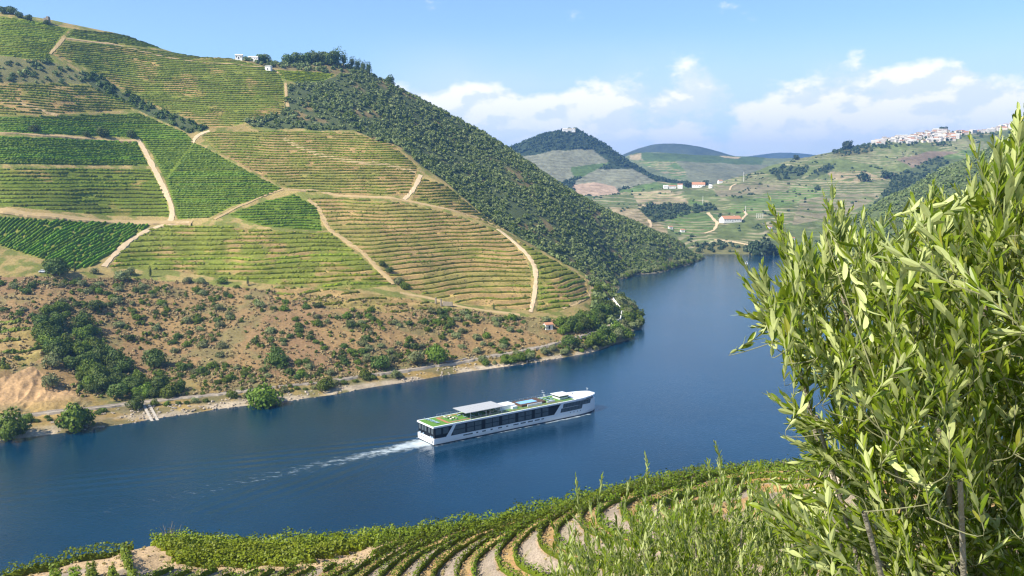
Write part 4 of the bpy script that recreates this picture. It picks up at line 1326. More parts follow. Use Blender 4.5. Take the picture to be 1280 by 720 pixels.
# px, py of the foot, width in px, kind, label
TREES = [
    (70, 344, 30, T_DARK[0], 'broad dark round tree beside the parked white car'),
    (43, 165, 12, T_DARK[1], 'dark round bush tree alone on the sandy track, leftmost of the four'),
    (108, 171, 9, T_DARK[2], 'smallest dark tree on the sandy track below the green band'),
    (128, 171, 14, T_DARK[0], 'wide dark tree on the sandy track beside the smallest one'),
    (164, 172, 12, T_DARK[1], 'dark tree at the end of the sandy track by the steep road'),
    (608, 254 + 1, 8, T_DARK[2], 'round dark tree alone on the bare bench of the dry terraces'),
    (330, 509, 42, T_ROUND[0], 'large green tree overhanging the water below the stony slope'),
    (94, 538, 44, T_ROUND[1], 'large green tree on the bank left of the boat ramp'),
    (14, 549, 44, T_ROUND[2], 'large green tree on the bank at the left edge of the river'),
    (407, 488, 22, T_ROUND[1], 'round bright green bush tree beside the railway verge'),
    (456, 472, 16, T_ROUND[2], 'small light green tree on the verge right of the round bright one'),
    (495, 473, 15, T_GREY[0], 'grey green tree just above the rocks by the water'),
    (347, 459, 26, T_DARK[2], 'dark rounded tree alone on the reddish slope'),
    (546, 452, 28, T_ROUND[0], 'bright green tree at the left end of the retaining wall'),
    (520, 456, 24, T_GREY[1], 'grey green tree beside the bright one above the retaining wall'),
    (476, 462, 22, T_DARK[0], 'dark green tree above the railway left of the hollow'),
    (195, 460, 26, T_DARK[1], 'dark tree standing right of the wooded ravine'),
    (200, 471, 14, T_ROUND[1], 'small yellow green tree under the dark one by the ravine'),
    (120, 390, 18, T_DARK[0], 'dark single tree high on the reddish slope'),
    (66, 460, 22, T_GREY[0], 'pale olive tree on the lip of the sandy bluff'),
    (64, 485, 22, T_GREY[1], 'pale olive tree halfway down the sandy bluff'),
    (34, 527, 14, T_ROUND[0], 'small green tree beside the railway under the bluff'),
    (171, 512, 20, T_DARK[1], 'dark tree on the verge at the head of the boat ramp'),
    (193, 507, 12, T_ROUND[2], 'small green tree just right of the boat ramp'),
    (213, 497, 24, T_ROUND[1], 'bright green tree above the railway right of the ramp'),
    (290, 497, 14, T_ROUND[0], 'round green tree on the verge below the rock face'),
    (152, 352, 18, T_GREY[2], 'grey branching tree under the lit terraces'),
    (163, 344, 12, T_GREY[0], 'pale olive tree next to the grey branching tree'),
    (118, 342, 9, T_GREY[1], 'round grey olive tree below the dark slanting rows'),
    (235, 354, 11, T_GREY[2], 'pale olive tree in the row below the lime strip'),
    (252, 355, 11, T_GREY[0], 'second pale olive tree in the row below the lime strip'),
    (278, 355, 12, T_ROUND[1], 'green tree at the end of the row below the lime strip'),
    (478, 333, 9, T_DARK[0], 'dark bush tree on the border of the dry terraces, upper of two'),
    (487, 342, 9, T_DARK[1], 'dark bush tree on the border of the dry terraces, lower of two'),
    (498, 356, 14, T_GREY[1], 'grey green tree at the foot of the zigzag track'),
    (506, 362, 13, T_ROUND[0], 'green tree at the foot of the zigzag track'),
    (650, 452, 14, T_ROUND[1], 'green bush tree between railway and water right of the wall'),
    (603, 453, 12, T_GREY[2], 'grey bush tree between railway and water at the wall end'),
]
for i, (px, py, w, proto, lab) in enumerate(TREES):
    p = at_base(px, py)
    if p is None:
        p = wat(px, py)
    plant_tree(proto, p, w / 2 / (FPX / p[1]) * 0.95, lab)
for px, py, h, lab in [(94, 340, 12, 'slim dark cypress right of the broad round tree'), (188, 346, 15, 'slim cypress standing alone below the lit terraces'), (310, 357, 14, 'slim cypress at the right end of the olive row'), (617, 387, 9, 'small cypress at the foot of the dry terraces')]:
    p = at_base(px, py)
    plant_tree(T_CYP[0], p, h / (FPX / p[1]) / 2.1, lab, name='cypress', cat='cypress')

# trees along the skyline of the ridge
CREST = [(326, 76, 9), (331, 74, 10), (360, 78, 12), (372, 76, 13), (383, 78, 15), (394, 79, 15), (405, 80, 16), (414, 82, 16), (421, 83, 20), (430, 84, 17), (440, 85, 15), (447, 88, 12), (454, 91, 14), (461, 93, 15), (487, 104, 9), (208, 49, 6), (219, 48, 8), (228, 50, 7), (4, 17, 8), (14, 18, 10), (24, 22, 7), (36, 26, 6), (58, 31, 5)]
for i, (px, py, h) in enumerate(CREST):
    p = None
    for dy in range(0, 14):
        p = A.cast(px, py + dy)
        if p is not None: break
    if p is None: continue
    tall = px > 415 and px < 470
    s = (h + 2) / (FPX / p[1]) / (2.5 if tall else 1.95)
    where = 'at the far left of the skyline' if px < 70 else 'beside the crest buildings' if px < 335 else 'in the clump of tall trees on the ridge end' if px > 415 else 'in the dark row along the ridge crest'
    plant_tree((T_TALL if tall else T_DARK)[i % 3], p, s, 'dark tree ' + where, 'dark trees ' + where)

# the wooded ravine and the wooded point by the bend: separate crowns that can be told apart
def grove(poly, n, smin, smax, label, group, mind, kinds):
    mk = in_poly(PXA, PYA, poly) & (A.Z > 0.6)
    pp = pick(mk, n * 12, A)
    got = []
    for p in pp:
        if len(got) >= n: break
        if any((p[0] - q[0]) ** 2 + (p[1] - q[1]) ** 2 < mind ** 2 for q in got): continue
        if np.min(np.hypot(RAIL[:, 2, 0] - p[0], RAIL[:, 2, 1] - p[1])) < 4.2: continue
        got.append(p)
        plant_tree(kinds[rng.integers(len(kinds))], p, rng.uniform(smin, smax), label, group)


grove(RAVINE, 62, 2.2, 4.4, 'leafy green tree crowded into the wooded ravine above the ramp', 'trees in the wooded ravine', 2.6, T_DARK + T_ROUND + T_DARK)
grove([(700, 408), (740, 396), (764, 384), (768, 400), (762, 420), (740, 432), (705, 436)], 44, 2.4, 4.2, 'leafy green tree between the white hut and the railway bend', 'trees between the white hut and the railway bend', 2.8, T_ROUND + T_DARK)
grove([(772, 366), (800, 384), (806, 402), (800, 416), (765, 434), (745, 442), (770, 412), (778, 398)], 58, 2.2, 4.2, 'leafy green tree on the point between railway bend and water', 'trees on the point by the bend', 2.6, T_ROUND + T_ROUND + T_GREY)
grove([(600, 458), (640, 447), (700, 436), (752, 424), (762, 434), (700, 449), (640, 458), (602, 465)], 34, 1.1, 2.6, 'bushy green tree at the water edge below the railway', 'trees at the water edge below the railway', 2.2, T_ROUND + T_GREY)
grove([(742, 352), (770, 372), (768, 386), (748, 392), (738, 372)], 30, 2.2, 3.8, 'dark green tree above the curve of the railway bend', 'trees above the railway bend', 2.8, T_DARK + T_ROUND)
grove([(775, 345), (880, 322), (884, 326), (800, 346), (775, 352)], 46, 1.6, 3.4, 'light green tree along the water at the foot of the wood', 'trees along the water at the foot of the wood', 3.0, T_ROUND + T_GREY)

# rocks along the waterline
RK = []
for i in range(4):
    r = np.random.default_rng(700 + i)
    v, f = bush_shape(700 + i, 1, 0.01, 0.6, 0.3, 1.0)
    RK.append((v[-35:] + r.normal(size=(35, 3)) * 0.1, f[-28:] - (len(v) - 35)))
M_ROCK = simple('bank_rock', (0.40, 0.33, 0.25), 0.9, var=0.35, scale=1.5, bump=0.4)
rm = (A.Z > -0.3) & (A.Z < 1.6) & (PXA < 740) & (fbm(wx / 12, wy / 12, 210, 3) > 0.42)
pp = pick(rm, 700, A)
tag(scatter('bank_rocks', np.concatenate([pp, (rng.uniform(0.2, 0.75, len(pp)) ** 1.3)[:, None]], 1), RK, M_ROCK), 'pale rocks strewn along the waterline of the far bank', 'rocks', kind='stuff')
# ------------------------------------------------------------------ the river ship
M_HULL = simple('ship_white', (0.76, 0.78, 0.80), 0.35, var=0.03, scale=0.4)
M_NAVY = simple('ship_bootline', (0.012, 0.016, 0.028), 0.4)
M_GLASSD = simple('ship_dark_cladding', (0.008, 0.010, 0.014), 0.5, var=0.2, spec=0.15)
M_PANE = simple('ship_window_glass', (0.075, 0.092, 0.100), 0.2, var=0.5, scale=0.7, spec=0.7)
M_TURF = simple('ship_turf', (0.085, 0.20, 0.025), 0.9, var=0.15, scale=2.0)
M_PATH = simple('ship_terracotta', (0.36, 0.15, 0.08), 0.8)
M_TEAK = simple('ship_brown_deck', (0.085, 0.048, 0.028), 0.7, var=0.25, scale=1.5)
M_POOL = simple('ship_pool_water', (0.22, 0.45, 0.72), 0.08, var=0.08)
M_CANVAS = simple('ship_awning', (0.36, 0.37, 0.38), 0.6, var=0.04)
M_GREYMET = simple('grey_metal', (0.48, 0.50, 0.52), 0.4, 0.3)
M_CHAIRB = simple('deck_chair_blue', (0.30, 0.42, 0.55), 0.8)
M_CHAIRW = simple('deck_chair_cream', (0.66, 0.62, 0.52), 0.8)

SL = SHIP_LEN
ship = empty('river_cruise_ship', (SHIP_STERN[0], SHIP_STERN[1], 0), math.atan2(SHIP_AX[1], SHIP_AX[0]))
tag(ship, 'long white river cruise ship with dark glass sides and a green turf sun deck', 'ship')
HB = 5.7


def sx(px):
    """distance from the stern along the near side, for a photo column"""
    a_, b_ = -2.0, SL + 2.0
    for _ in range(50):
        m_ = (a_ + b_) / 2
        P = SHIP_STERN[:2] + SHIP_AX * m_ - SHIP_N * HB
        if proj(P[0], P[1], 3.0)[0] < px: a_ = m_
        else: b_ = m_
    return (a_ + b_) / 2


def halfb(x):
    t = np.clip((x - (SL - 17)) / 17, 0, 1)
    return 0.35 + (HB - 0.35) * math.sqrt(max(0.0, 1 - t ** 2.4))


S2B, S2T = sx(693), sx(700)
ZH, ZD, ZR = 2.45, 6.25, 6.85
hb_ = MB()
xs = [0.0] + list(np.linspace(1.5, S2B, 12)) + [S2T + 0.6] + list(np.linspace(S2T + 4, SL - 6, 8)) + [SL - 4, SL - 2.5, SL - 1.2, SL - 0.4, SL]
def ztop(x):
    if x <= S2B: return ZH
    if x <= S2T + 0.6: return ZH + (ZD - ZH) * (x - S2B) / (S2T + 0.6 - S2B)
    t = max(0, (x - (SL - 13)) / 13)
    return ZD - 1.25 * t
rows = []
for x in xs:
    b = halfb(x)
    zt = ztop(x)
    rows.append([(x, b * 0.80, -0.8), (x, b * 0.96, 0.32), (x, b, 1.3), (x, b, zt), (x, -b, zt), (x, -b, 1.3), (x, -b * 0.96, 0.32), (x, -b * 0.80, -0.8)])
vs = [p for r_ in rows for p in r_]
fs = []
for i in range(len(rows) - 1):
    for k in range(7):
        fs.append((i * 8 + k, i * 8 + k + 1, (i + 1) * 8 + k + 1, (i + 1) * 8 + k))
fs.append(tuple(range(8))[::-1]); fs.append(tuple(range((len(rows) - 1) * 8, len(rows) * 8)))
hb_.add(vs, fs)
hull = hb_.build('hull', M_HULL, ship)
m_ = MB()
pl = [(x, halfb(x) * 0.965 + 0.03) for x in xs] + [(x, -halfb(x) * 0.965 - 0.03) for x in xs[::-1]]
pl = [(p[0] - 0.03 if p[0] == 0 else p[0], p[1]) for p in pl]
m_.prism(pl, -0.7, 0.34)
m_.build('boot_line', M_NAVY, hull)
def side_panel(name, quad, side, mtl, parent, out=0.03, th=0.06):
    """panel lying on a ship's side; quad holds (x, z) corners"""
    mb = MB()
    o = [(x, side * (halfb(x) + out), z) for x, z in quad]
    i_ = [(x, side * (halfb(x) + out - th), z) for x, z in quad]
    mb.hull(i_, o)
    return mb.build(name, mtl, parent)


# portholes in the white strake
for side in (-1, 1):
    for px, w in ((582, 2.0), (588, 2.0), (596.5, 0.9), (605, 1.6), (614.5, 0.9), (625, 1.8), (634, 0.9), (645, 2.4), (654, 2.4), (663, 2.4), (671.5, 2.4), (678.5, 1.3)):
        x = sx(px)
        side_panel('porthole', [(x - w / 2, 1.55), (x + w / 2, 1.55), (x + w / 2, 2.0), (x - w / 2, 2.0)], side, M_PANE, hull)
    for px in (713, 717.5, 722, 726):
        x = sx(px)
        side_panel('porthole', [(x - 0.2, 1.9), (x + 0.2, 1.9), (x + 0.2, 2.2), (x - 0.2, 2.2)], side, M_PANE, hull)
# dark cabin block
m_ = MB()
X1 = S2B + 0.3
m_.hull([(0.35, -HB + 0.12, ZH - 0.1), (X1, -HB + 0.12, ZH - 0.1), (X1, HB - 0.12, ZH - 0.1), (0.35, HB - 0.12, ZH - 0.1)],
        [(0.15, -HB + 0.12, ZD), (S2T + 0.3, -HB + 0.12, ZD), (S2T + 0.3, HB - 0.12, ZD), (0.15, HB - 0.12, ZD)])
cab = m_.build('cabin_block', M_GLASSD, ship)
# slanting white fins
for side in (-1, 1):
    xa, xb = sx(557.5), sx(563)
    o = [(xa, ZH - 0.15), (xb, ZH - 0.15), (xb + 2.4, ZD + 0.05), (xa + 3.1, ZD + 0.05)]
    mb = MB()
    mb.hull([(x, side * (HB - 0.1), z) for x, z in o], [(x, side * (HB + 0.04), z) for x, z in o])
    mb.build('slanting_fin', M_HULL, cab)
wpx = [571, 577.5, 588.5, 598, 611, 620, 632, 640.5, 652, 661, 672.5, 682]
for side in (-1, 1):
    for px in wpx:
        x = sx(px)
        for z0, z1 in ((ZH + 0.25, ZH + 1.75), (ZH + 2.0, ZH + 3.5)):
            sh = 0.0
            mb = MB()
            q = [(x - 1.45, z0), (x + 1.45, z0), (x + 1.45, z1), (x - 1.45, z1)]
            mb.hull([(a_, side * (HB - 0.14), b_) for a_, b_ in q], [(a_, side * (HB - 0.09), b_) for a_, b_ in q])
            for dz in (0.45, 0.55):
                pass
            mb.build('cabin_window', M_PANE, cab)
    for xx in (1.9, 5.0):
        mb = MB(); mb.box((xx, side * (HB - 0.11), ZH + 2.4), (2.2, 0.08, 2.2)); mb.build('cabin_window', M_PANE, cab)
for y in (-4.3, -2.2, 0.4, 2.4, 4.4):
    mb = MB(); mb.box((0.19, y, ZH + 2.5), (0.12, 1.3, 2.0)); mb.build('stern_window', M_PANE, cab)
# window bands in the bow
for side in (-1, 1):
    a0_, a1_, b0_, b1_ = sx(704), sx(739), sx(701), sx(727)
    dz_ = lambda x: -0.75 * max(0, (x - (SL - 13)) / 13)
    for k in range(9):
        u0, u1 = k / 9, (k + 1) / 9
        f_ = lambda u: a0_ - 0.2 + (a1_ - a0_ + 0.6) * u
        side_panel('window_strip', [(f_(u0), 4.45 + dz_(f_(u0))), (f_(u1), 4.45 + dz_(f_(u1))), (f_(u1) + 0.4, 6.08 + dz_(f_(u1))), (f_(u0) + 0.4, 6.08 + dz_(f_(u0)))], side, M_GLASSD, hull, 0.015)
    for k in range(6):
        u0, u1 = k / 6, (k + 1) / 6
        f_ = lambda u: b0_ - 0.2 + (b1_ - b0_ + 0.5) * u
        side_panel('window_strip', [(f_(u0), 2.75), (f_(u1), 2.75), (f_(u1) + 0.5, 4.33), (f_(u0) + 0.5, 4.33)], side, M_GLASSD, hull, 0.015)
    for k in range(9):
        u0, u1 = k / 9 + 0.008, (k + 1) / 9 - 0.008
        f_ = lambda u: a0_ + (a1_ - a0_) * u
        dz = lambda x: -0.75 * max(0, (x - (SL - 13)) / 13)
        side_panel('bow_window', [(f_(u0), 4.55 + dz(f_(u0))), (f_(u1), 4.55 + dz(f_(u1))), (f_(u1) + 0.3, 6.0 + dz(f_(u1))), (f_(u0) + 0.4, 6.0 + dz(f_(u0)))], side, M_PANE, hull)
    for k in range(6):
        u0, u1 = k / 6 + 0.01, (k + 1) / 6 - 0.01
        f_ = lambda u: b0_ + (b1_ - b0_) * u
        side_panel('bow_window', [(f_(u0), 2.85), (f_(u1), 2.85), (f_(u1) + 0.5, 4.25), (f_(u0) + 0.5, 4.25)], side, M_PANE, hull)
# sun deck slab, its white edge, turf, paths
def outline(x0, x1, inset, n=26):
    xs_ = list(np.linspace(x0, x1, n))
    return [(x, -(halfb(x) - inset)) for x in xs_] + [(x, halfb(x) - inset) for x in xs_[::-1]]
m_ = MB(); m_.prism(outline(-0.25, SL - 8, -0.02), ZD + 0.01, ZR)
deck = m_.build('sun_deck', M_HULL, ship)
m_ = MB(); m_.prism(outline(-0.05, SL - 11, 0.55), ZR - 0.05, ZR + 0.03); m_.build('turf', M_TURF, deck)
m_ = MB()
for x0, y0, x1, y1 in ((6.5, -4.2, 7.6, 4.2), (7.6, -4.2, 27, -3.4), (7.6, 3.4, 27, 4.2), (26, -3.4, 27, 3.4), (27, -4.4, 60, -3.9)):
    m_.box(((x0 + x1) / 2, (y0 + y1) / 2, ZR + 0.04), (x1 - x0, y1 - y0, 0.05))
m_.build('deck_path', M_PATH, deck)
m_ = MB()
for side in (-1, 1):
    for x in np.arange(8, SL - 14, 2.0):
        m_.box((x, side * (HB - 0.15), ZR + 0.45), (0.06, 0.06, 0.9))
    for z in (0.5, 0.92):
        m_.box(((8 + SL - 14) / 2, side * (HB - 0.15), ZR + z), (SL - 22, 0.05, 0.05))
m_.build('railing', M_GREYMET, deck)
# awning on posts
AX0, AX1 = sx(588) - 1.2, sx(633)
aw = empty('awning', (0, 0, 0)); aw.parent = ship
m_ = MB()
nn_ = 9
for k in range(nn_):
    x0 = AX0 + (AX1 - AX0) * k / nn_; x1 = AX0 + (AX1 - AX0) * (k + 1) / nn_ - 0.12
    m_.box(((x0 + x1) / 2, -0.2, ZR + 2.52), (x1 - x0, 9.0, 0.10))
m_.box(((AX0 + AX1) / 2, -0.2, ZR + 2.44), (AX1 - AX0, 9.1, 0.05))
m_.build('canopy', M_CANVAS, aw)
for side in (-1, 1):
    for u in (0.12, 0.52, 0.92):
        m_ = MB(); m_.box((AX0 + (AX1 - AX0) * u, -0.2 + side * 4.25, ZR + 1.21), (0.16, 0.16, 2.42)); m_.build('post', M_GREYMET, aw)
# white housing, pool
xh = sx(645)
m_ = MB(); m_.box((xh - 1.0, 0.6, ZR + 0.85), (7.5, 5.0, 1.6), taper=0.94); m_.box((xh + 1.6, -2.4, ZR + 0.55), (2.4, 1.0, 1.0)); m_.build('deck_housing', M_HULL, deck)
P0, P1 = sx(658), sx(689)
m_ = MB()
m_.box(((P0 + P1) / 2, 0.8, ZR + 0.42), (P1 - P0, 6.8, 0.8), taper=0.97)
pd = m_.build('pool_terrace', M_TEAK, deck)
m_ = MB(); xp = P0 + (P1 - P0) * 0.40
m_.box((xp, 0.7, ZR + 0.855), (8.0, 3.6, 0.05)); m_.build('pool', M_POOL, pd)
m_ = MB(); m_.box((xp + 1, -3.35, ZR + 0.5), (7.0, 0.25, 0.9)); m_.box((xp + 9, -3.35, ZR + 0.5), (4.0, 0.25, 0.7)); m_.build('pool_screen', M_HULL, pd)
# wheelhouse and white fore deck
xw = sx(712)
wh = empty('wheelhouse', (0, 0, 0)); wh.parent = ship
m_ = MB(); m_.hull([(xw - 2.2, -2.2, ZR), (xw + 1.9, -2.0, ZR), (xw + 1.9, 2.0, ZR), (xw - 2.2, 2.2, ZR)], [(xw - 2.4, -2.4, ZR + 0.75), (xw + 2.3, -2.2, ZR + 0.75), (xw + 2.3, 2.2, ZR + 0.75), (xw - 2.4, 2.4, ZR + 0.75)]); m_.build('wall', M_HULL, wh)
m_ = MB(); m_.hull([(xw - 2.3, -2.3, ZR + 0.76), (xw + 2.2, -2.1, ZR + 0.76), (xw + 2.2, 2.1, ZR + 0.76), (xw - 2.3, 2.3, ZR + 0.76)], [(xw - 2.5, -2.5, ZR + 1.6), (xw + 2.6, -2.3, ZR + 1.6), (xw + 2.6, 2.3, ZR + 1.6), (xw - 2.5, 2.5, ZR + 1.6)]); m_.build('window_band', M_PANE, wh)
m_ = MB(); m_.hull([(xw - 3.0, -2.9, ZR + 1.61), (xw + 3.4, -2.7, ZR + 1.61), (xw + 3.4, 2.7, ZR + 1.61), (xw - 3.0, 2.9, ZR + 1.61)], [(xw - 2.8, -2.7, ZR + 1.8), (xw + 3.0, -2.5, ZR + 1.8), (xw + 3.0, 2.5, ZR + 1.8), (xw - 2.8, 2.7, ZR + 1.8)]); m_.build('roof', M_HULL, wh)
m_ = MB(); ol = outline(SL - 14, SL - 0.6, 0.1, 18); m_.prism(ol, ZR - 0.45, ZR + 0.12); m_.build('fore_deck', M_HULL, ship)
m_ = MB(); ol = outline(SL - 12, SL - 1.2, 1.1, 14); m_.prism(ol, ZR - 2.2, ZR - 0.46); m_.build('bow_glazing', M_PANE, ship)
m_ = MB()
m_.tube([(xw - 5.5, 2.4, ZR), (xw - 7.2, 2.6, ZR + 3.6)], 0.09, 5); m_.box((xw - 6.2, 2.5, ZR + 1.6), (0.7, 1.2, 0.3)); m_.box((xw - 6.8, 2.55, ZR + 2.7), (0.5, 1.5, 0.12)); m_.box((xw - 7.2, 2.6, ZR + 3.6), (1.0, 0.2, 0.1))
m_.build('radar_mast', M_GREYMET, ship)
m_ = MB(); m_.tube([(SL - 3.4, 0, ZR), (SL - 3.2, 0, ZR + 2.0)], 0.09, 5); m_.box((SL - 3.2, 0, ZR + 2.0), (0.2, 1.0, 0.15)); m_.box((SL - 10, 1.5, ZR + 0.5), (0.6, 0.6, 0.7)); m_.build('bow_mast', M_GREYMET, ship)
# stern: blurred dark name strip and mooring gear
m_ = MB()
y = 3.4
for w in (0.5, 0.28, 0.42, 0.2, 0.46, 0.36, 0.3, 0.5, 0.24, 0.4, 0.34):
    m_.box((-0.012, y - w / 2, 1.75), (0.03, w, 0.26)); y -= w + 0.1
m_.build('name_lettering', M_NAVY, hull)
m_ = MB()
for y in (-4.6, 4.8): m_.box((0.0, y, 1.1), (0.06, 0.55, 1.0))
m_.build('fender_plate', M_PANE, hull)
m_ = MB()
for y in (-4.4, -3.2, 2.0, 4.3): m_.box((0.24, y, ZH + 0.28), (0.42, 0.7, 0.5))
m_.build('mooring_gear', M_CHAIRB, hull)


def ship_pt(x, y, z):
    p = SHIP_STERN[:2] + SHIP_AX * x + SHIP_N * y
    return (p[0], p[1], z)


def deck_chair(mtl):
    e = empty('deck_chair')
    mb = MB()
    mb.box((0.1, 0, 0.36), (1.35, 0.62, 0.10)); mb.build('seat', mtl, e)
    mb = MB(); mb.hull([(-0.5, -0.31, 0.38), (-0.42, -0.31, 0.38), (-0.42, 0.31, 0.38), (-0.5, 0.31, 0.38)], [(-0.95, -0.31, 0.95), (-0.87, -0.31, 0.98), (-0.87, 0.31, 0.98), (-0.95, 0.31, 0.95)]); mb.build('backrest', mtl, e)
    mb = MB()
    for x in (-0.45, 0.65):
        for y in (-0.27, 0.27): mb.box((x, y, 0.155), (0.06, 0.06, 0.31))
    mb.build('leg_frame', M_GREYMET, e)
    return e


chairA, chairB = deck_chair(M_CHAIRB), deck_chair(M_CHAIRW)
firstA = firstB = True
n_ = 0
for grp, spots, lab in (
        ('A', [(2.6, 3.6), (2.9, 2.5), (3.2, 1.3), (3.1, 0.1), (3.3, -1.2), (3.4, -2.4)], 'blue grey deck chair in the row across the ship stern turf'),
        ('B', [(9.5, 2.2), (9.8, 1.0), (11.2, 1.6), (11.6, -0.3), (9.9, -1.4), (12.0, -1.7)], 'cream deck lounger inside the terracotta square behind the awning'),
        ('B', [(xh - 6.2, -1.0), (xh - 6.0, -2.4), (xh - 8.0, -1.6), (xh - 8.2, 0.2), (xh - 9.6, -2.2), (xh - 9.8, 0.8)], 'cream deck lounger on the turf beside the white deck housing'),
        ('A', [(P1 + 1.6, 2.6), (P1 + 2.2, 1.2), (P1 + 2.6, -0.2), (P1 + 3.0, -1.6), (P1 + 4.8, 2.2), (P1 + 5.2, 0.6)], 'blue grey deck chair on the turf between pool and wheelhouse'),
        ('A', [(15, 1.5), (16, -1.5), (18.5, 2.2), (19, -2.0), (21.5, 1.0), (22, -2.2)], 'blue grey deck chair in the shade under the awning')):
    for x, y in spots:
        src = chairA if grp == 'A' else chairB
        if grp == 'A' and firstA: c = src; firstA = False
        elif grp == 'B' and firstB: c = src; firstB = False
        else: c = copy_tree(src)
        c.location = ship_pt(x, y, ZR + 0.03 if not (P0 < x < P1) else ZR + 0.85)
        c.rotation_euler = (0, 0, ship.rotation_euler[2] + rng.uniform(-0.3, 0.3) + (0 if grp == 'A' else 1.4))
        tag(c, lab, 'deck chair', 'deck chairs' + lab[lab.index(' on') if ' on' in lab else lab.index(' in'):])

# ------------------------------------------------------------------ small motor boat far up the river
bt = wat(933, 329.5)
boat = empty('motor_boat', (bt[0], bt[1], 0), R(75))
tag(boat, 'small white motor boat under way far up the river', 'boat')
m_ = MB()
m_.hull([(-4.2, -1.2, -0.3), (2.5, -1.2, -0.3), (4.2, 0, -0.3), (2.5, 1.2, -0.3), (-4.2, 1.2, -0.3)], [(-4.3, -1.6, 1.1), (2.6, -1.6, 1.3), (5.2, 0, 1.6), (2.6, 1.6, 1.3), (-4.3, 1.6, 1.1)])
m_.build('hull', M_HULL, boat)
m_ = MB(); m_.box((0.2, 0, 1.95), (3.6, 2.4, 1.4), taper=0.8); cb = m_.build('cabin', M_HULL, boat)
m_ = MB(); m_.box((0.2, 0, 2.1), (3.75, 2.1, 0.5), taper=0.96); m_.build('window_band', M_PANE, cb)
m_ = MB(); m_.box((-2.9, 0, 2.8), (2.6, 2.6, 0.12)); m_.build('sun_shade', M_CANVAS, boat)

# ------------------------------------------------------------------ buildings
def house(name, p, L, W, H, rh, rz, label, cat='house', roof=M_TILE, wallm=None, nwin=3, door=True, group=None, sink=2.0, chim=False):
    e = empty(name, (p[0], p[1], p[2]), rz)
    tag(e, label, cat, group)
    wallm = wallm or M_WHITE
    mb = MB()
    l, w = L / 2, W / 2
    mb.add([(-l, -w, -sink), (l, -w, -sink), (l, w, -sink), (-l, w, -sink), (-l, -w, H), (l, -w, H), (l, w, H), (-l, w, H), (-l, 0, H + rh), (l, 0, H + rh)],
           [(0, 1, 5, 4), (2, 3, 7, 6), (1, 2, 6, 9, 5), (3, 0, 4, 8, 7), (3, 2, 1, 0)])
    wl = mb.build('wall', wallm, e)
    mb = MB()
    o = 0.35; t_ = 0.18
    for s in (-1, 1):
        a_ = [(-l - o, 0, H + rh + 0.03), (l + o, 0, H + rh + 0.03), (l + o, s * (w + o), H - rh * o / w + 0.03), (-l - o, s * (w + o), H - rh * o / w + 0.03)]
        b_ = [(x, y, z + t_) for x, y, z in a_]
        mb.hull(a_, b_)
    rf = mb.build('roof', roof, e)
    if chim:
        mb = MB(); mb.box((l * 0.5, w * 0.3, H + rh + 0.4), (0.7, 0.7, 1.4)); mb.build('chimney', wallm, rf)
    for s in (-1, 1):
        for k in range(nwin):
            x = -l + L * (k + 0.5) / nwin
            mb = MB()
            isd = door and s == -1 and k == nwin // 2
            if isd: mb.box((x, s * (w + 0.02), 1.0), (1.0, 0.08, 2.0))
            else: mb.box((x, s * (w + 0.02), H * 0.58), (0.9, 0.08, 1.1))
            mb.build('door' if isd else 'window', M_DARKGLASS, wl)
    return e


p = A.hit(685, 411); house('hut', p, 4.6, 3.4, 2.6, 0.9, R(25), 'small white hut with an orange roof above the railway', 'hut', nwin=1, chim=False)
p = A.hit(299, 73); p = p if p is not None else A.hit(299, 78)
house('white_house', p, 6.0, 5.0, 3.4, 1.0, R(8), 'small white house on the hill crest, left of the long one', roof=M_WHITE)
p = A.hit(318, 76); house('white_house', p, 9.5, 5.5, 3.5, 0.9, R(-10), 'long white house with a row of windows on the hill crest', roof=M_WHITE, nwin=5)
p = A.hit(336, 88); house('hut', p, 5.0, 4.0, 3.4, 0.5, R(-10), 'small grey white hut at the top of the high terraces', 'hut', roof=M_WHITE, nwin=1)
M_STONE = simple('ruin_stone', (0.24, 0.20, 0.15), 0.95, var=0.35, scale=1.2, bump=0.4)
p = A.hit(59, 29); p = p if p is not None else A.hit(59, 33)
e = empty('stone_tower', tuple(p)); tag(e, 'small brown stone tower ruin on the left skyline', 'ruin')
mb = MB(); mb.box((0, 0, 1.6), (4.2, 3.6, 5.2), taper=0.9); mb.box((0.9, 0, 4.7), (1.8, 3.0, 1.2)); mb.build('wall', M_STONE, e)
mb = MB(); mb.box((-0.4, -1.72, 0.9), (0.9, 0.1, 1.7)); mb.build('doorway', M_DARKGLASS, e)
p = A.hit(548, 381)
e = empty('ruined_gate', tuple(p), R(-15)); tag(e, 'ruined stone gate posts and wall at the foot of the dry terraces', 'ruin')
for x, h in ((-1.6, 3.6), (1.6, 3.0)):
    mb = MB(); mb.box((x, 0, h / 2 - 0.5), (0.9, 0.9, h + 1.0), taper=0.85); mb.box((x, 0, h + 0.15), (1.0, 1.0, 0.3)); mb.build('pillar', M_STONE, e)
mb = MB(); mb.box((5.6, 0.2, 0.5), (6.0, 0.6, 2.4)); mb.box((-4.6, 0.2, 0.1), (4.0, 0.6, 1.6)); mb.build('wall', M_STONE, e)

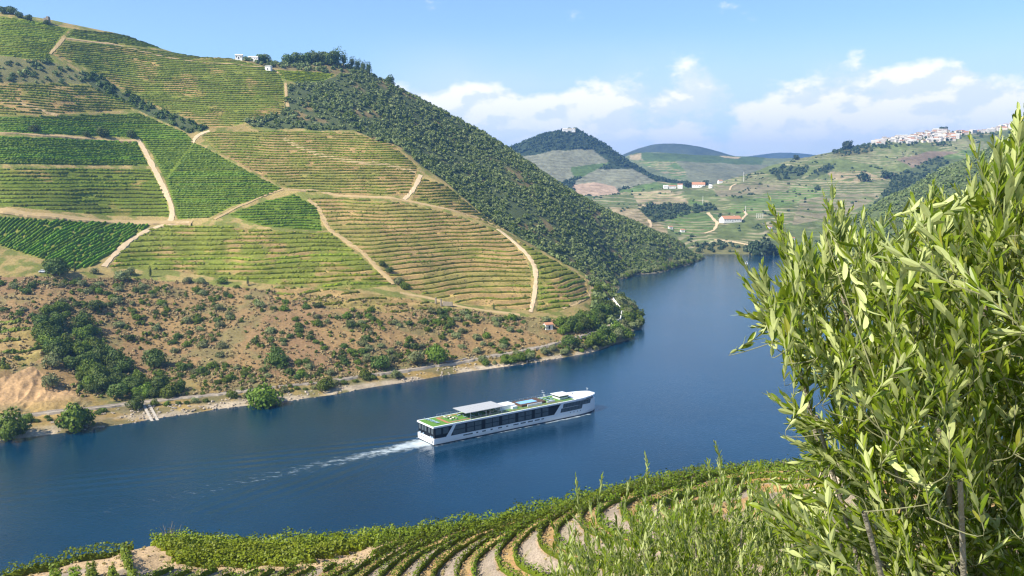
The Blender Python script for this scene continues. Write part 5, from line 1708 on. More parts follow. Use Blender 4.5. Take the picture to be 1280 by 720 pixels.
# boat ramp into the water
p0 = A.hit(183, 508); p1 = wat(194, 526)
rm_ = empty('boat_ramp', (0, 0, 0)); tag(rm_, 'concrete ramp of two runners leading down into the water', 'ramp')
d_ = (p1 - p0); n_2 = np.array([-d_[1], d_[0], 0]); n_2 /= np.linalg.norm(n_2)
for off in (-1.0, 1.0):
    a_, b_ = p0 + n_2 * off + np.array([0, 0, 0.9]), p1 + n_2 * off + d_ * 0.15 + np.array([0, 0, -0.2])
    mb = MB(); mb.hull([tuple(a_ + n_2 * 0.5 - [0, 0, 1.2]), tuple(a_ - n_2 * 0.5 - [0, 0, 1.2]), tuple(b_ - n_2 * 0.5 - [0, 0, 1.2]), tuple(b_ + n_2 * 0.5 - [0, 0, 1.2])], [tuple(a_ + n_2 * 0.5), tuple(a_ - n_2 * 0.5), tuple(b_ - n_2 * 0.5), tuple(b_ + n_2 * 0.5)])
    mb.build('runner', simple('ramp_concrete', (0.42, 0.37, 0.30), 0.9, var=0.2), rm_)
mb = MB()
for u in np.linspace(0.05, 0.95, 9):
    q = p0 + d_ * u; mb.box((q[0], q[1], q[2] + 0.9 - 1.1 * u), (2.0, 0.3, 0.25), math.atan2(n_2[1], n_2[0]))
mb.build('cross_tie', M_STONE, rm_)

# parked car beside the round tree
p = A.hit(54, 341)
car = empty('parked_car', (p[0], p[1], p[2] + 0.05), R(12)); tag(car, 'small white car parked left of the broad round tree', 'car')
mb = MB(); mb.hull([(-2.0, -0.8, 0.3), (2.0, -0.8, 0.3), (2.0, 0.8, 0.3), (-2.0, 0.8, 0.3)], [(-1.95, -0.8, 0.95), (1.9, -0.8, 0.85), (1.9, 0.8, 0.85), (-1.95, 0.8, 0.95)]); mb.hull([(-1.6, -0.75, 0.93), (0.9, -0.75, 0.88), (0.9, 0.75, 0.88), (-1.6, 0.75, 0.93)], [(-1.1, -0.6, 1.5), (0.3, -0.6, 1.5), (0.3, 0.6, 1.5), (-1.1, 0.6, 1.5)]); mb.build('body', M_HULL, car)
mb = MB(); mb.hull([(-1.5, -0.76, 1.0), (0.75, -0.76, 1.0), (0.75, 0.76, 1.0), (-1.5, 0.76, 1.0)], [(-1.18, -0.64, 1.42), (0.38, -0.64, 1.42), (0.38, 0.64, 1.42), (-1.18, 0.64, 1.42)]); mb.build('windows', M_PANE, car)
for x in (-1.25, 1.25):
    for y in (-0.78, 0.78):
        mb = MB(); mb.tube([(x, y - 0.1, 0.32), (x, y + 0.1, 0.32)], 0.32, 12); mb.build('wheel', M_NAVY, car)

# the farmsteads across the river
p = B.hit(913, 277); house('farmhouse', p, 29, 15, 4.2, 4.4, R(14), 'long white farmhouse with an orange roof above the far bank', 'farmhouse', nwin=7, chim=True)
p = B.hit(873, 233.5); house('farmhouse', p + np.array([0, 0, 1.0]), 26, 14, 4.6, 4.8, R(-10), 'white farmhouse with an orange hipped roof near the valley saddle', 'farmhouse', nwin=6, chim=True)
for px, py, L, lab in [(832, 227.5, 9, 'low white farm building, leftmost of the saddle hamlet'), (840, 226, 14, 'white farm building with dull roof in the saddle hamlet'), (850, 226, 10, 'tall white farm building at the right end of the saddle hamlet'), (900, 227, 8, 'small cream house beside the saddle road'), (888, 233, 6, 'tiny white hut right of the saddle farmhouse')]:
    p = B.hit(px, py + 2)
    if p is None: p = Mb.hit(px, py)
    if p is None: continue
    house('farm_building', p, L, 8, 5 if 'tall' not in lab else 8, 1.6, R(rng.uniform(-15, 15)), lab, 'farm building', nwin=2, door=False, roof=M_TILE if rng.random() < 0.5 else M_WHITE)
for px, py, lab in [(962, 286, 'tiny white hut on the terraces right of the long farmhouse'), (968, 295, 'small white hut above the dark bank trees'), (990, 300, 'small white hut behind the olive shoots'), (853, 290, 'low pale shed on the lower green plot'), (838, 286, 'long pale shed roof beside the brown knoll')]:
    p = B.hit(px, py)
    if p is not None: house('hut', p, 6, 4.5, 3.2, 0.9, R(rng.uniform(-30, 30)), lab, 'hut', nwin=1)

# the hilltop village: every house its own object
M_VWHITE = simple('village_plaster', (0.60, 0.56, 0.51), 0.85, var=0.1, scale=0.2)
M_CREAM = simple('cream_plaster', (0.66, 0.58, 0.47), 0.85, var=0.06)
M_GREYROOF = simple('grey_roof', (0.33, 0.27, 0.24), 0.85, var=0.15)


def village_mesh(L, W, H, rh, wallm, roofm, seed):
    r = np.random.default_rng(seed)
    mb = MB(); l, w = L / 2, W / 2
    mb.add([(-l, -w, -4), (l, -w, -4), (l, w, -4), (-l, w, -4), (-l, -w, H), (l, -w, H), (l, w, H), (-l, w, H), (-l, 0, H + rh), (l, 0, H + rh)],
           [(0, 1, 5, 4), (2, 3, 7, 6), (1, 2, 6, 9, 5), (3, 0, 4, 8, 7), (3, 2, 1, 0)], 0)
    for s in (-1, 1):
        a_ = [(-l - .4, 0, H + rh + .02), (l + .4, 0, H + rh + .02), (l + .4, s * (w + .4), H - rh * .4 / w + .02), (-l - .4, s * (w + .4), H - rh * .4 / w + .02)]
        mb.hull(a_, [(x, y, z + 0.25) for x, y, z in a_], 1)
    nw = max(2, int(L / 3))
    for k in range(nw):
        for st_ in range(max(1, int(H / 3))):
            mb.box((-l + L * (k + .5) / nw, -w - 0.03, 1.7 + 2.9 * st_), (1.1, 0.1, 1.4), m=2)
    return mb.mesh('village_house', [wallm, roofm, M_DARKGLASS])


VM = [(village_mesh(L, W, H, rh, wm_, rm2, i), lab) for i, (L, W, H, rh, wm_, rm2, lab) in enumerate([
    (11, 8, 6, 1.8, M_VWHITE, M_TILE, 'white house with orange roof'), (14, 9, 7, 1.6, M_VWHITE, M_VWHITE, 'white house with white roof'),
    (9, 8, 8, 1.6, M_VWHITE, M_GREYROOF, 'white house with grey brown roof'), (13, 9, 5.5, 1.8, M_CREAM, M_TILE, 'cream house with orange roof'),
    (18, 10, 8, 1.4, M_VWHITE, M_VWHITE, 'large white building'), (10, 8, 6, 1.7, M_CREAM, M_GREYROOF, 'cream house with grey brown roof')])]
vill = [([(1140, 170), (1165, 161.5), (1178, 161), (1200, 172), (1190, 178), (1160, 178), (1135, 180)], 64, 'on the main spur of the hilltop village'),
        ([(1104, 176), (1118, 168), (1145, 164), (1140, 180), (1120, 178)], 26, 'at the upper left of the hilltop village'),
        ([(1088, 178), (1104, 172), (1110, 180), (1092, 182)], 9, 'at the far left tip of the hilltop village'),
        ([(1194, 166), (1225, 163), (1262, 153), (1275, 152), (1270, 160), (1235, 166), (1200, 169)], 40, 'along the right hand ridge of the hilltop village')]
for poly, n, where in vill:
    got = 0; tries = 0; seen = []
    pa = np.array(poly)
    while got < n and tries < 4000:
        tries += 1
        px, py = rng.uniform(pa[:, 0].min(), pa[:, 0].max()), rng.uniform(pa[:, 1].min(), pa[:, 1].max())
        if not in_poly(np.array([px]), np.array([py]), poly)[0]: continue
        p = B.cast(px, py)
        if p is None: continue
        if any((p[0] - q[0]) ** 2 + ((p[1] - q[1]) * 0.8) ** 2 < 75 for q in seen): continue
        seen.append(p); got += 1
        me_, lab = VM[rng.integers(len(VM))]
        o = link('village_house', me_, loc=(p[0], p[1], p[2]), rot=(0, 0, rng.uniform(-0.6, 0.6)), scale=rng.uniform(0.6, 0.95))
        tag(o, lab + ' ' + where, 'house', lab.replace('house', 'houses').replace('building', 'buildings') + ' ' + where)
sp_ = []
for poly, n, where in vill:
    pa = np.array(poly)
    for q in range(40):
        p = B.cast(rng.uniform(pa[:, 0].min(), pa[:, 0].max()), rng.uniform(pa[:, 1].min(), pa[:, 1].max() + 3))
        if p is not None: sp_.append([p[0], p[1] - 6, p[2], rng.uniform(1.5, 3.6)])
tag(scatter('village_trees', np.array(sp_), V_SMALL, M_BUSH['far']), 'dark garden trees between the houses of the hilltop village', 'trees', kind='stuff')
# lodge on the conical hill
p = Pb.hit(711, 164.5)
if p is None: p = Pb.hit(711, 168)
e = house('summit_lodge', p, 34, 14, 6.0, 2.0, R(5), 'white building on top of the dark conical hill', 'building', roof=M_CREAM, nwin=7)
for px, lab in ((712, 'dark tree behind the summit building, taller one'), (720, 'dark tree at the right end of the summit building')):
    plant_tree(T_DARK[0], p + np.array([(px - 711) * 2.2, 18, 0.5]), 7.5, lab)

# white poles on the far slopes
for px, py, h, lab in [(931.5, 270.5, 13, 'white pole right of the long farmhouse'), (878.5, 254.5, 9, 'white pole on the lime strip of the far slope'), (929.5, 227, 12, 'white pole beside the saddle road'), (946, 272.5, 6, 'first of four thin white posts right of the farmhouse'), (948.5, 272.5, 6, 'second of four thin white posts right of the farmhouse'), (951, 272.5, 6, 'third of four thin white posts right of the farmhouse'), (953.5, 272.5, 6, 'fourth of four thin white posts right of the farmhouse'), (1191, 264, 9, 'white pole low on the dark scrub slope')]:
    bd = E if px > 1100 else B
    p = bd.hit(px, py)
    if p is None: continue
    H_ = h / (FPX / p[1])
    e = empty('pole', tuple(p)); tag(e, lab, 'pole')
    mb = MB(); mb.tube([(0, 0, -1), (0, 0, H_)], [0.42, 0.3], 6); mb.build('mast', M_WHITE, e)
    mb = MB(); mb.box((0, 0, H_ - 0.8), (1.8, 0.2, 0.2)); mb.build('cross_arm', M_GREYMET, e)

# ------------------------------------------------------------------ far vegetation and roads
for px, py, w, tall, lab in [(945, 321, 17, 1.5, 'tall dark tree on the far bank, left of two'), (957, 321, 18, 1.6, 'tall dark tree on the far bank, right of two'), (968, 319, 12, 1.0, 'lower dark tree right of the tall pair on the far bank'), (1080, 227, 12, 1.15, 'dark round tree alone on the middle of the far slope'), (1109, 223, 14, 0.8, 'wide dark tree right of the lone round one'), (1059, 186, 13, 1.0, 'dark tree on the skyline left of the village'), (995, 195, 7, 1.0, 'small dark tree alone on the left skyline of the village hill'), (1179, 165, 9, 0.9, 'dark tree rising above the village roofs'), (860, 229, 9, 1.2, 'dark tree beside the saddle hamlet'), (868, 229, 6, 1.0, 'small dark tree behind the saddle farmhouse'), (881, 230, 9, 1.0, 'dark tree right of the saddle farmhouse'), (1022, 238, 6, 1.0, 'small dark bush tree on the middle slope')]:
    p = B.hit(px, py)
    if p is None: continue
    proto = [tree_proto(900 + int(px), 'far', 1.0, 0.9, 0.2, 260, 0.3)][0]
    plant_tree(proto, p, w / 2 / (FPX / p[1]), lab, sz=tall)
p = B.hit(902, 275); plant_tree(T_CYP[1], p, 10 / (FPX / p[1]) / 2.1, 'dark cypress at the left end of the long farmhouse', name='cypress', cat='cypress')
fmask = np.zeros(B.Z.shape, bool)
for poly, col, per, bk in B_spec:
    if per == 0 and (np.allclose(col, FOR) or np.allclose(col, FOR * 1.1) or np.allclose(col, SCRUB) or np.allclose(col, SCRUB * 0.8)): fmask |= in_poly(PXB, PYB, poly)
pp = pick(fmask & (B.Z > 1), 1700, B)
tag(scatter('distant_wood', np.concatenate([pp, rng.uniform(1.5, 4.2, len(pp))[:, None]], 1), V_SMALL, M_BUSH['far']), 'dark woods and thickets between the far vineyards', 'woods', kind='stuff')
allm = (PXB > 740) & (B.Z > 2) & (B.Y2 < 2250)
line = np.abs(fbm(B.X2 / 90, B.Y2 / 90, 301, 3) - 0.5) < 0.018
pp = pick(allm & line, 1500, B)
tag(scatter('distant_hedges', np.concatenate([pp, rng.uniform(1.0, 2.6, len(pp))[:, None]], 1), V_TINY, M_BUSH['far']), 'thin dark hedges and single bushes dotted over the far vineyards', 'hedges', kind='stuff')
pp = pick((E.Z > 0.5), 21000, E, 0.5 + sstep(fbm(E.X2 / 25, E.Y2 / 25, 303, 3), 0.4, 0.6))
tag(scatter('bank_scrub', np.concatenate([pp, rng.uniform(1.1, 2.7, len(pp))[:, None]], 1), V_TINY, M_BUSH['wood']), 'dark scrub covering the right bank slope', 'scrub', kind='stuff')
pm = np.ones(Pb.Z.shape, bool)
px_, py_ = Pb.pix()
for poly, c_, a_, b_ in P_spec: pm &= ~in_poly(px_, py_, poly)
pp = pick(pm & (Pb.Y2 < 2460), 9000, Pb)
tag(scatter('peak_wood', np.concatenate([pp, rng.uniform(1.9, 4.4, len(pp))[:, None]], 1), V_TINY, M_BUSH['far']), 'dark wood covering the conical hill', 'wood', kind='stuff')
for pix, w, mt, lab in [([(880, 292), (893, 288), (897, 279), (890, 272), (885, 266)], 6, M_SAND, 'pale farm road climbing past the long farmhouse'), ([(893, 300), (920, 303), (938, 307), (945, 312)], 5, M_SAND, 'pale road along the top of the far bank'), ([(812, 287), (814, 281), (811, 275)], 5, M_SAND, 'short white road on the brown knoll'), ([(926, 277), (934, 268), (930, 263)], 5, M_SAND, 'pale lane behind the long farmhouse'), ([(855, 241), (856, 234)], 8, M_SAND, 'short pale lane below the saddle hamlet'), ([(912, 238), (914, 233), (920, 230)], 5, M_SAND, 'pale bend of the saddle road')]:
    try: track('farm_road', pix, w, mt, lab, B, 0.6, 'road')
    except Exception as ex: print('road', ex)

# ------------------------------------------------------------------ the air of the valley
hz, t = mat('valley_haze')
pv = t.add('ShaderNodeVolumePrincipled')
pv.inputs['Color'].default_value = (0.24, 0.52, 1.0, 1)
pv.inputs['Density'].default_value = HAZE_DENSITY
pv.inputs['Anisotropy'].default_value = 0.25
o_ = t.add('ShaderNodeOutputMaterial'); t.l.new(pv.outputs[0], o_.inputs['Volume'])
mb = MB(); mb.box((800, 3300, 205), (7600, 7400, 432))
tag(mb.build('haze', hz), 'thin blue summer haze filling the whole valley', 'haze', kind='stuff')
# ------------------------------------------------------------------ vine rows on the near spur
M_NVINE = foliage('near_vine_leaves', (0.090, 0.150, 0.006), (0.190, 0.245, 0.016), 1.2, 0.30, rough=0.5, back=(0.12, 0.17, 0.04))
M_NLIME = foliage('near_vine_lime', (0.125, 0.185, 0.004), (0.240, 0.290, 0.012), 0.9, 0.30, rough=0.5, back=(0.15, 0.20, 0.04))


def leafy_row(P, w, h, r, per_m=64, leaf=0.19):
    """vine row: core ridge plus loose leaves, growing on line P"""
    v, f = hedge(P, w * 0.5, h * 0.62, r)
    seg = np.linalg.norm(np.diff(P[:, :2], axis=0), axis=1)
    L = np.concatenate([[0], np.cumsum(seg)])
    n = int(L[-1] * per_m)
    s = r.random(n) * L[-1]
    base = np.stack([np.interp(s, L, P[:, k]) for k in range(3)], 1)
    d = np.gradient(P[:, :2], axis=0); d /= np.linalg.norm(d, axis=1, keepdims=True) + 1e-9
    dx = np.interp(s, L, d[:, 0]); dy = np.interp(s, L, d[:, 1])
    vig = 0.65 + 0.7 * vnoise(s / 1.3, np.full(n, float(r.integers(1000))), 17)
    hh = r.random(n) ** 0.75
    ang = r.uniform(0, 2 * np.pi, n)
    wl = w * 0.5 * vig * (0.55 + 0.6 * np.sin(np.clip(hh, 0.05, 1) * 2.6))
    off = np.cos(ang) * wl * r.uniform(0.7, 1.15, n)
    c = base.copy()
    c[:, 0] += -dy * off; c[:, 1] += dx * off
    c[:, 2] += 0.25 + hh * h * vig + np.where(r.random(n) > 0.93, r.uniform(0, 0.45, n), 0)
    nr = np.stack([-dy * np.cos(ang), dx * np.cos(ang), 0.5 + hh * 0.8], 1) + r.normal(size=(n, 3)) * 0.55
    v2, f2 = quads(c, nr, leaf * r.uniform(0.7, 1.35, n), r)
    return np.concatenate([v, v2]), np.concatenate([f, f2 + len(v)])


cxr, cyr = 30.0, 82.0
th = np.radians(np.arange(40, 236, 0.35))
kk = 0
near_lines = []
for m in range(-1, 16):
    for off in (0.10, 0.92):
        ph = 2 * m + off
        rho = 16 + 2.05 * ph
        if rho < 11 or rho > 67.5: continue
        r_ = (rho - 1.4 * np.sin(np.arctan2(np.sin(th), np.cos(th)) * 5 + 1.0)) / np.sqrt(np.cos(th) ** 2 + 3.0625 * np.sin(th) ** 2)
        X = cxr + r_ * np.cos(th); Y = cyr + r_ * np.sin(th)
        Z = gz_at(X, Y)
        _, _, _, dd_ = near_height(X, Y)
        px, py = proj(X, Y, Z)
        ok = (dd_ < -0.4) & (Y > 62) & (px < 1120) & (px > -60) & (py < 790)
        ok &= ~((dd_ > -7.5) & (X < -16) & (X > -52))
        ok &= vnoise(X / 3.0, Y / 3.0, 400 + kk) > 0.10
        run = []; segs = []
        for q in range(len(X)):
            if ok[q]: run.append(q)
            else:
                if len(run) > 5: segs.append(run)
                run = []
        if len(run) > 5: segs.append(run)
        if segs:
            near_lines.append((rho, [np.stack([X[s_], Y[s_], Z[s_]], 1) for s_ in segs])); kk += 1
near_lines.sort(key=lambda t_: -t_[0])
r5 = np.random.default_rng(55)
M_POST = simple('vine_post', (0.17, 0.145, 0.115), 0.9, var=0.2)
for k, (rho, segs) in enumerate(near_lines):
    vs, fs, n = [], [], 0
    for P in segs:
        P = resample(P, 0.45)
        v, f = leafy_row(P, 0.44, 0.82, r5, 46, 0.15)
        vs.append(v); fs.append(f + n); n += len(v)
    o = link('vine_row', mesh_np('vine_row', np.concatenate(vs), np.concatenate(fs), M_NVINE))
    for P in segs:
        for q in range(6, len(P) - 4, 20):
            if P[q, 1] > 101 or P[q, 1] < 66: continue
            pm_ = MB(); pm_.box((P[q, 0], P[q, 1], P[q, 2] + 0.35), (0.06, 0.06, 1.3), rng.uniform(0, 1.5))
            pm_.build('post', M_POST, o)
    tag(o, 'leafy vine row on the near spur, %s curve inward from the sandy turning place' % ordinal(k + 1), 'vine row', 'vine rows curving over the near spur')

def near_hit(px, py):
    d = ray(px, py)
    Ys = np.arange(50, 110, 0.1); t_ = Ys / d[1]
    zt = gz_at(d[0] * t_, Ys); k_ = np.argmax(zt >= CAM_H + d[2] * t_)
    return np.array([d[0] * t_[k_], Ys[k_], zt[k_]])


SHORTS = ['leftmost', 'second', 'third', 'fourth', 'rightmost']
for k, (a_, b_) in enumerate([((68, 700), (74, 750)), ((89, 699), (100, 750)), ((109, 689), (122, 750)), ((134, 691), (150, 750)), ((154, 692), (174, 750))]):
    P = resample(np.stack([near_hit(*a_), near_hit((a_[0] + b_[0]) / 2 - 2, (a_[1] + b_[1]) / 2), near_hit(*b_)]), 0.4)
    P[:, 2] = gz_at(P[:, 0], P[:, 1])
    v, f = leafy_row(P, 0.75, 1.35, r5, 70)
    tag(link('vine_row', mesh_np('vine_row', v, f, M_NVINE)), '%s short vine row running down from the sandy turning place' % SHORTS[k], 'vine row', 'short vine rows by the sandy turn')

# rows that follow the edge of the spur, and the bright block beyond the sandy turning place
def rim_line(d, x0, x1):
    xs_ = np.arange(x0, x1, 0.4)
    xr = np.array([-300, -120, -90, -75, -62, -54, -49.4, -41, -31, -18, -3.6, 14.6, 35.6, 70, 300])
    yr = np.array([20, 30, 42, 66, 81, 89, 91.5, 95.5, 97.2, 97.2, 95.5, 97.8, 106, 114, 120.0])
    yy = np.interp(xs_, xr, yr) + d
    yy = smooth_line(yy[:, None], 60)[:, 0]
    return np.stack([xs_, yy, gz_at(xs_, yy)], 1)


for k, (d, x0, x1, lab) in enumerate([(0.3, -17, 62, 'outermost vine row along the edge of the near spur'), (-1.4, -15, 62, 'vine row just inside the outermost one on the spur edge'), (1.9, -12, 62, 'vine row just over the edge of the near spur')]):
    P = rim_line(d, x0, x1)
    v, f = leafy_row(P, 1.0, 1.55, r5, 78)
    tag(link('vine_row', mesh_np('vine_row', v, f, M_NVINE)), lab, 'vine row', 'vine rows along the spur edge')
P = rim_line(-0.2, -78, -43.5)
v, f = leafy_row(P, 1.1, 1.5, r5, 80)
tag(link('vine_row', mesh_np('vine_row', v, f, M_NVINE)), 'vine row curving round the outside of the sandy turning place', 'vine row', 'vine rows along the spur edge')
BLK = ['nearest', 'second', 'third', 'fourth', 'fifth', 'sixth', 'farthest']
for k, d in enumerate((-6.2, -5.0, -3.8, -2.6, -1.4, -0.2, 1.0)):
    P = rim_line(d, -42 + 1.4 * abs(k - 5) * 0.7, -12 - 1.6 * (6 - k))
    v, f = leafy_row(P, 1.25, 1.5, r5, 80)
    tag(link('vine_row', mesh_np('vine_row', v, f, M_NLIME)), 'bright green vine row, %s in the dense block beyond the sandy turn' % BLK[k], 'vine row', 'vine rows of the dense bright block')

# bare grey shrub on the edge
mb = MB()
p = rim_line(0.8, -40.5, -39.6)[0]
r6 = np.random.default_rng(61)
for q in range(26):
    a_ = r6.uniform(0, 6.28); l_ = r6.uniform(1.2, 2.6); b_ = r6.uniform(0.2, 0.9)
    q0 = Vector((math.cos(a_) * 0.2, math.sin(a_) * 0.2, 0))
    q1 = Vector((math.cos(a_) * b_ * l_ * 0.5, math.sin(a_) * b_ * l_ * 0.5, l_ * 0.6))
    q2 = q1 + Vector((math.cos(a_ + r6.uniform(-1, 1)) * 0.5, math.sin(a_ + r6.uniform(-1, 1)) * 0.5, l_ * 0.45))
    mb.tube([q0, q1, q2], [0.035, 0.025, 0.01], 4)
M_TWIG = simple('bare_twigs', (0.26, 0.21, 0.16), 0.9, var=0.2)
tag(mb.build('bare_shrub', M_TWIG, loc=(p[0], p[1], p[2])), 'leafless grey brown shrub sticking up over the spur edge', 'shrub')

# small stones and dry tufts on the banks
near_m = (GY > 60) & (GD < 0) & (GX > -70)
ii_, jj_ = np.nonzero(near_m)
ks = rng.integers(0, len(ii_), 9000)
sp = np.stack([GX[ii_[ks], jj_[ks]], GY[ii_[ks], jj_[ks]], GZ[ii_[ks], jj_[ks]]], 1) + np.concatenate([rng.uniform(-.12, .12, (len(ks), 2)), np.zeros((len(ks), 1))], 1)
tag(scatter('bank_stones', np.concatenate([sp[:5500], rng.uniform(0.03, 0.11, 5500)[:, None]], 1), RK, simple('schist', (0.33, 0.27, 0.21), 0.9, var=0.3, scale=8)), 'loose schist stones on the banks of the near spur', 'stones', kind='stuff')
tag(scatter('bank_tufts', np.concatenate([sp[5500:], rng.uniform(0.06, 0.2, 3500)[:, None]], 1), V_TINY, M_BUSH['dry']), 'dry grass tufts on the banks of the near spur', 'grass', kind='stuff')

# ------------------------------------------------------------------ olive trees close to the camera
def olive_leaf_mat(name, top_d, top_l, back, trans):
    m, t = mat(name)
    g = t.add('ShaderNodeNewGeometry')
    isl = g.outputs['Random Per Island']
    n = t.noise(g.outputs['Position'], 3.0, 2.0, 0.6)
    c = t.mix(t.math('ADD', t.math('MULTIPLY', isl, 0.6), t.math('MULTIPLY', n, 0.4)), top_d, top_l)
    yel = t.math('GREATER_THAN', isl, 0.965)
    c = t.mix(t.math('MULTIPLY', yel, 0.6), c, (0.30, 0.26, 0.05))
    c = t.mix(g.outputs['Backfacing'], c, back)
    p = t.add('ShaderNodeBsdfPrincipled', {'Base Color': c, 'Roughness': 0.36, 'Specular IOR Level': 0.36})
    tr = t.add('ShaderNodeBsdfTranslucent', {'Color': t.mix(0.5, c, (0.22, 0.30, 0.02))})
    mx = t.add('ShaderNodeMixShader', {0: trans, 1: p.outputs[0], 2: tr.outputs[0]})
    finish(t, mx.outputs[0])
    return m


M_OLEAF = olive_leaf_mat('olive_leaves', (0.085, 0.155, 0.006), (0.280, 0.345, 0.026), (0.56, 0.61, 0.24), 0.34)
M_OTWIG = simple('olive_twig', (0.22, 0.22, 0.11), 0.8, var=0.25, scale=30)
M_OBARK = simple('olive_bark', (0.27, 0.24, 0.18), 0.95, var=0.4, scale=14, bump=0.6)


def leaf_mesh(base, axis, up, length, width, r, curl=0.15):
    """lance-shaped leaves folded along the midrib. all arrays (n,3)/(n,)"""
    n = len(base)
    axis = axis / np.linalg.norm(axis, axis=1, keepdims=True)
    side = np.cross(axis, up); side /= np.maximum(np.linalg.norm(side, axis=1, keepdims=True), 1e-6)
    nrm = np.cross(side, axis)
    L = length[:, None]; W = width[:, None] * 0.5
    cu = (curl * r.uniform(-0.6, 1.4, n))[:, None] * L
    def P(t_, s_, lift):
        return base + axis * (L * t_) + side * (W * s_) + nrm * (lift * W - cu * t_ * t_)
    v = np.stack([P(0, 0, 0), P(.22, -.72, .25), P(.22, 0, 0), P(.22, .72, .25), P(.55, -1, .3), P(.55, 0, 0), P(.55, 1, .3), P(.84, -.68, .2), P(.84, 0, 0), P(.84, .68, .2), P(1, 0, 0)], 1)
    o = (np.arange(n) * 11)[:, None]
    q = np.concatenate([o + np.array([[1, 2, 5, 4]]), o + np.array([[2, 3, 6, 5]]), o + np.array([[4, 5, 8, 7]]), o + np.array([[5, 6, 9, 8]])])
    t3 = np.concatenate([o + np.array([[0, 2, 1]]), o + np.array([[0, 3, 2]]), o + np.array([[7, 8, 10]]), o + np.array([[8, 9, 10]])])
    return v.reshape(-1, 3), q, t3


def shoots(bases, dirs, lens, r, leaf_len, spacing, droop=0.1, tip_small=0.45):
    """leafy shoots: returns leaf mesh arrays and the twig polylines"""
    LB, LA, LU, LL, LW = [], [], [], [], []
    twigs = []
    for b, d, l in zip(bases, dirs, lens):
        d = d / np.linalg.norm(d)
        n = max(4, int(l / spacing))
        a = np.cross(d, [0.3, 0.2, 1.0]); a /= np.linalg.norm(a); c = np.cross(d, a)
        bend = (a * r.uniform(-1, 1) + c * r.uniform(-1, 1)) * l * 0.16 + np.array([0, 0, 1]) * l * r.uniform(-0.12, 0.2)
        t_ = np.linspace(0, 1, n)
        path = b + d * (l * t_)[:, None] + bend * (t_ ** 2)[:, None]
        twigs.append(path[[0, n // 3, 2 * n // 3, n - 1]])
        tang = np.gradient(path, axis=0); tang /= np.linalg.norm(tang, axis=1, keepdims=True)
        ph = r.uniform(0, 6.28)
        for s in (0, np.pi):
            an = ph + s + np.arange(n) * (np.pi / 2) + r.normal(size=n) * 0.3
            rad = a * np.cos(an)[:, None] + c * np.sin(an)[:, None]
            spread = r.uniform(0.28, 0.75, n)[:, None] * (1.0 - 0.45 * t_[:, None])
            ax = tang + rad * spread + r.normal(size=(n, 3)) * 0.12 + np.array([0, 0, 0.12])
            keep = r.random(n) < 0.92
            sz = leaf_len * r.uniform(0.72, 1.15, n) * np.where(t_ > 0.8, 1 - (t_ - 0.8) / 0.2 * (1 - tip_small), 1) * np.where(t_ < 0.1, 0.7, 1)
            up = tang - rad * 0.15 + r.normal(size=(n, 3)) * 0.25
            LB.append(path[keep]); LA.append(ax[keep]); LU.append(up[keep]); LL.append(sz[keep]); LW.append((sz * r.uniform(0.215, 0.305, n))[keep])
        LB.append(path[-1:]); LA.append(tang[-1:] + r.normal(size=(1, 3)) * 0.1); LU.append(np.cross(tang[-1:], a[None])); LL.append(np.array([leaf_len * 0.6])); LW.append(np.array([leaf_len * 0.11]))
    return (np.concatenate(LB), np.concatenate(LA), np.concatenate(LU), np.concatenate(LL), np.concatenate(LW)), twigs


def fast_tubes(paths, r0, r1, sides=4):
    vs, fs, n = [], [], 0
    for P in paths:
        m = len(P)
        d = np.gradient(P, axis=0); d /= np.maximum(np.linalg.norm(d, axis=1, keepdims=True), 1e-9)
        a = np.cross(d, [0.31, 0.17, 0.93]); a /= np.maximum(np.linalg.norm(a, axis=1, keepdims=True), 1e-9)
        b = np.cross(d, a)
        rad = np.linspace(r0, r1, m)[:, None]
        ring = np.stack([P + (a * math.cos(2 * math.pi * k / sides) + b * math.sin(2 * math.pi * k / sides)) * rad for k in range(sides)], 1)
        idx = np.arange(m * sides).reshape(m, sides) + n
        f = np.stack([idx[:-1], idx[1:], np.roll(idx, -1, 1)[1:], np.roll(idx, -1, 1)[:-1]], -1).reshape(-1, 4)
        vs.append(ring.reshape(-1, 3)); fs.append(f); n += m * sides
    return np.concatenate(vs), np.concatenate(fs)


def curve3(a, b, c, n=10):
    t_ = np.linspace(0, 1, n)[:, None]
    return (1 - t_) ** 2 * a + 2 * t_ * (1 - t_) * b + t_ ** 2 * c


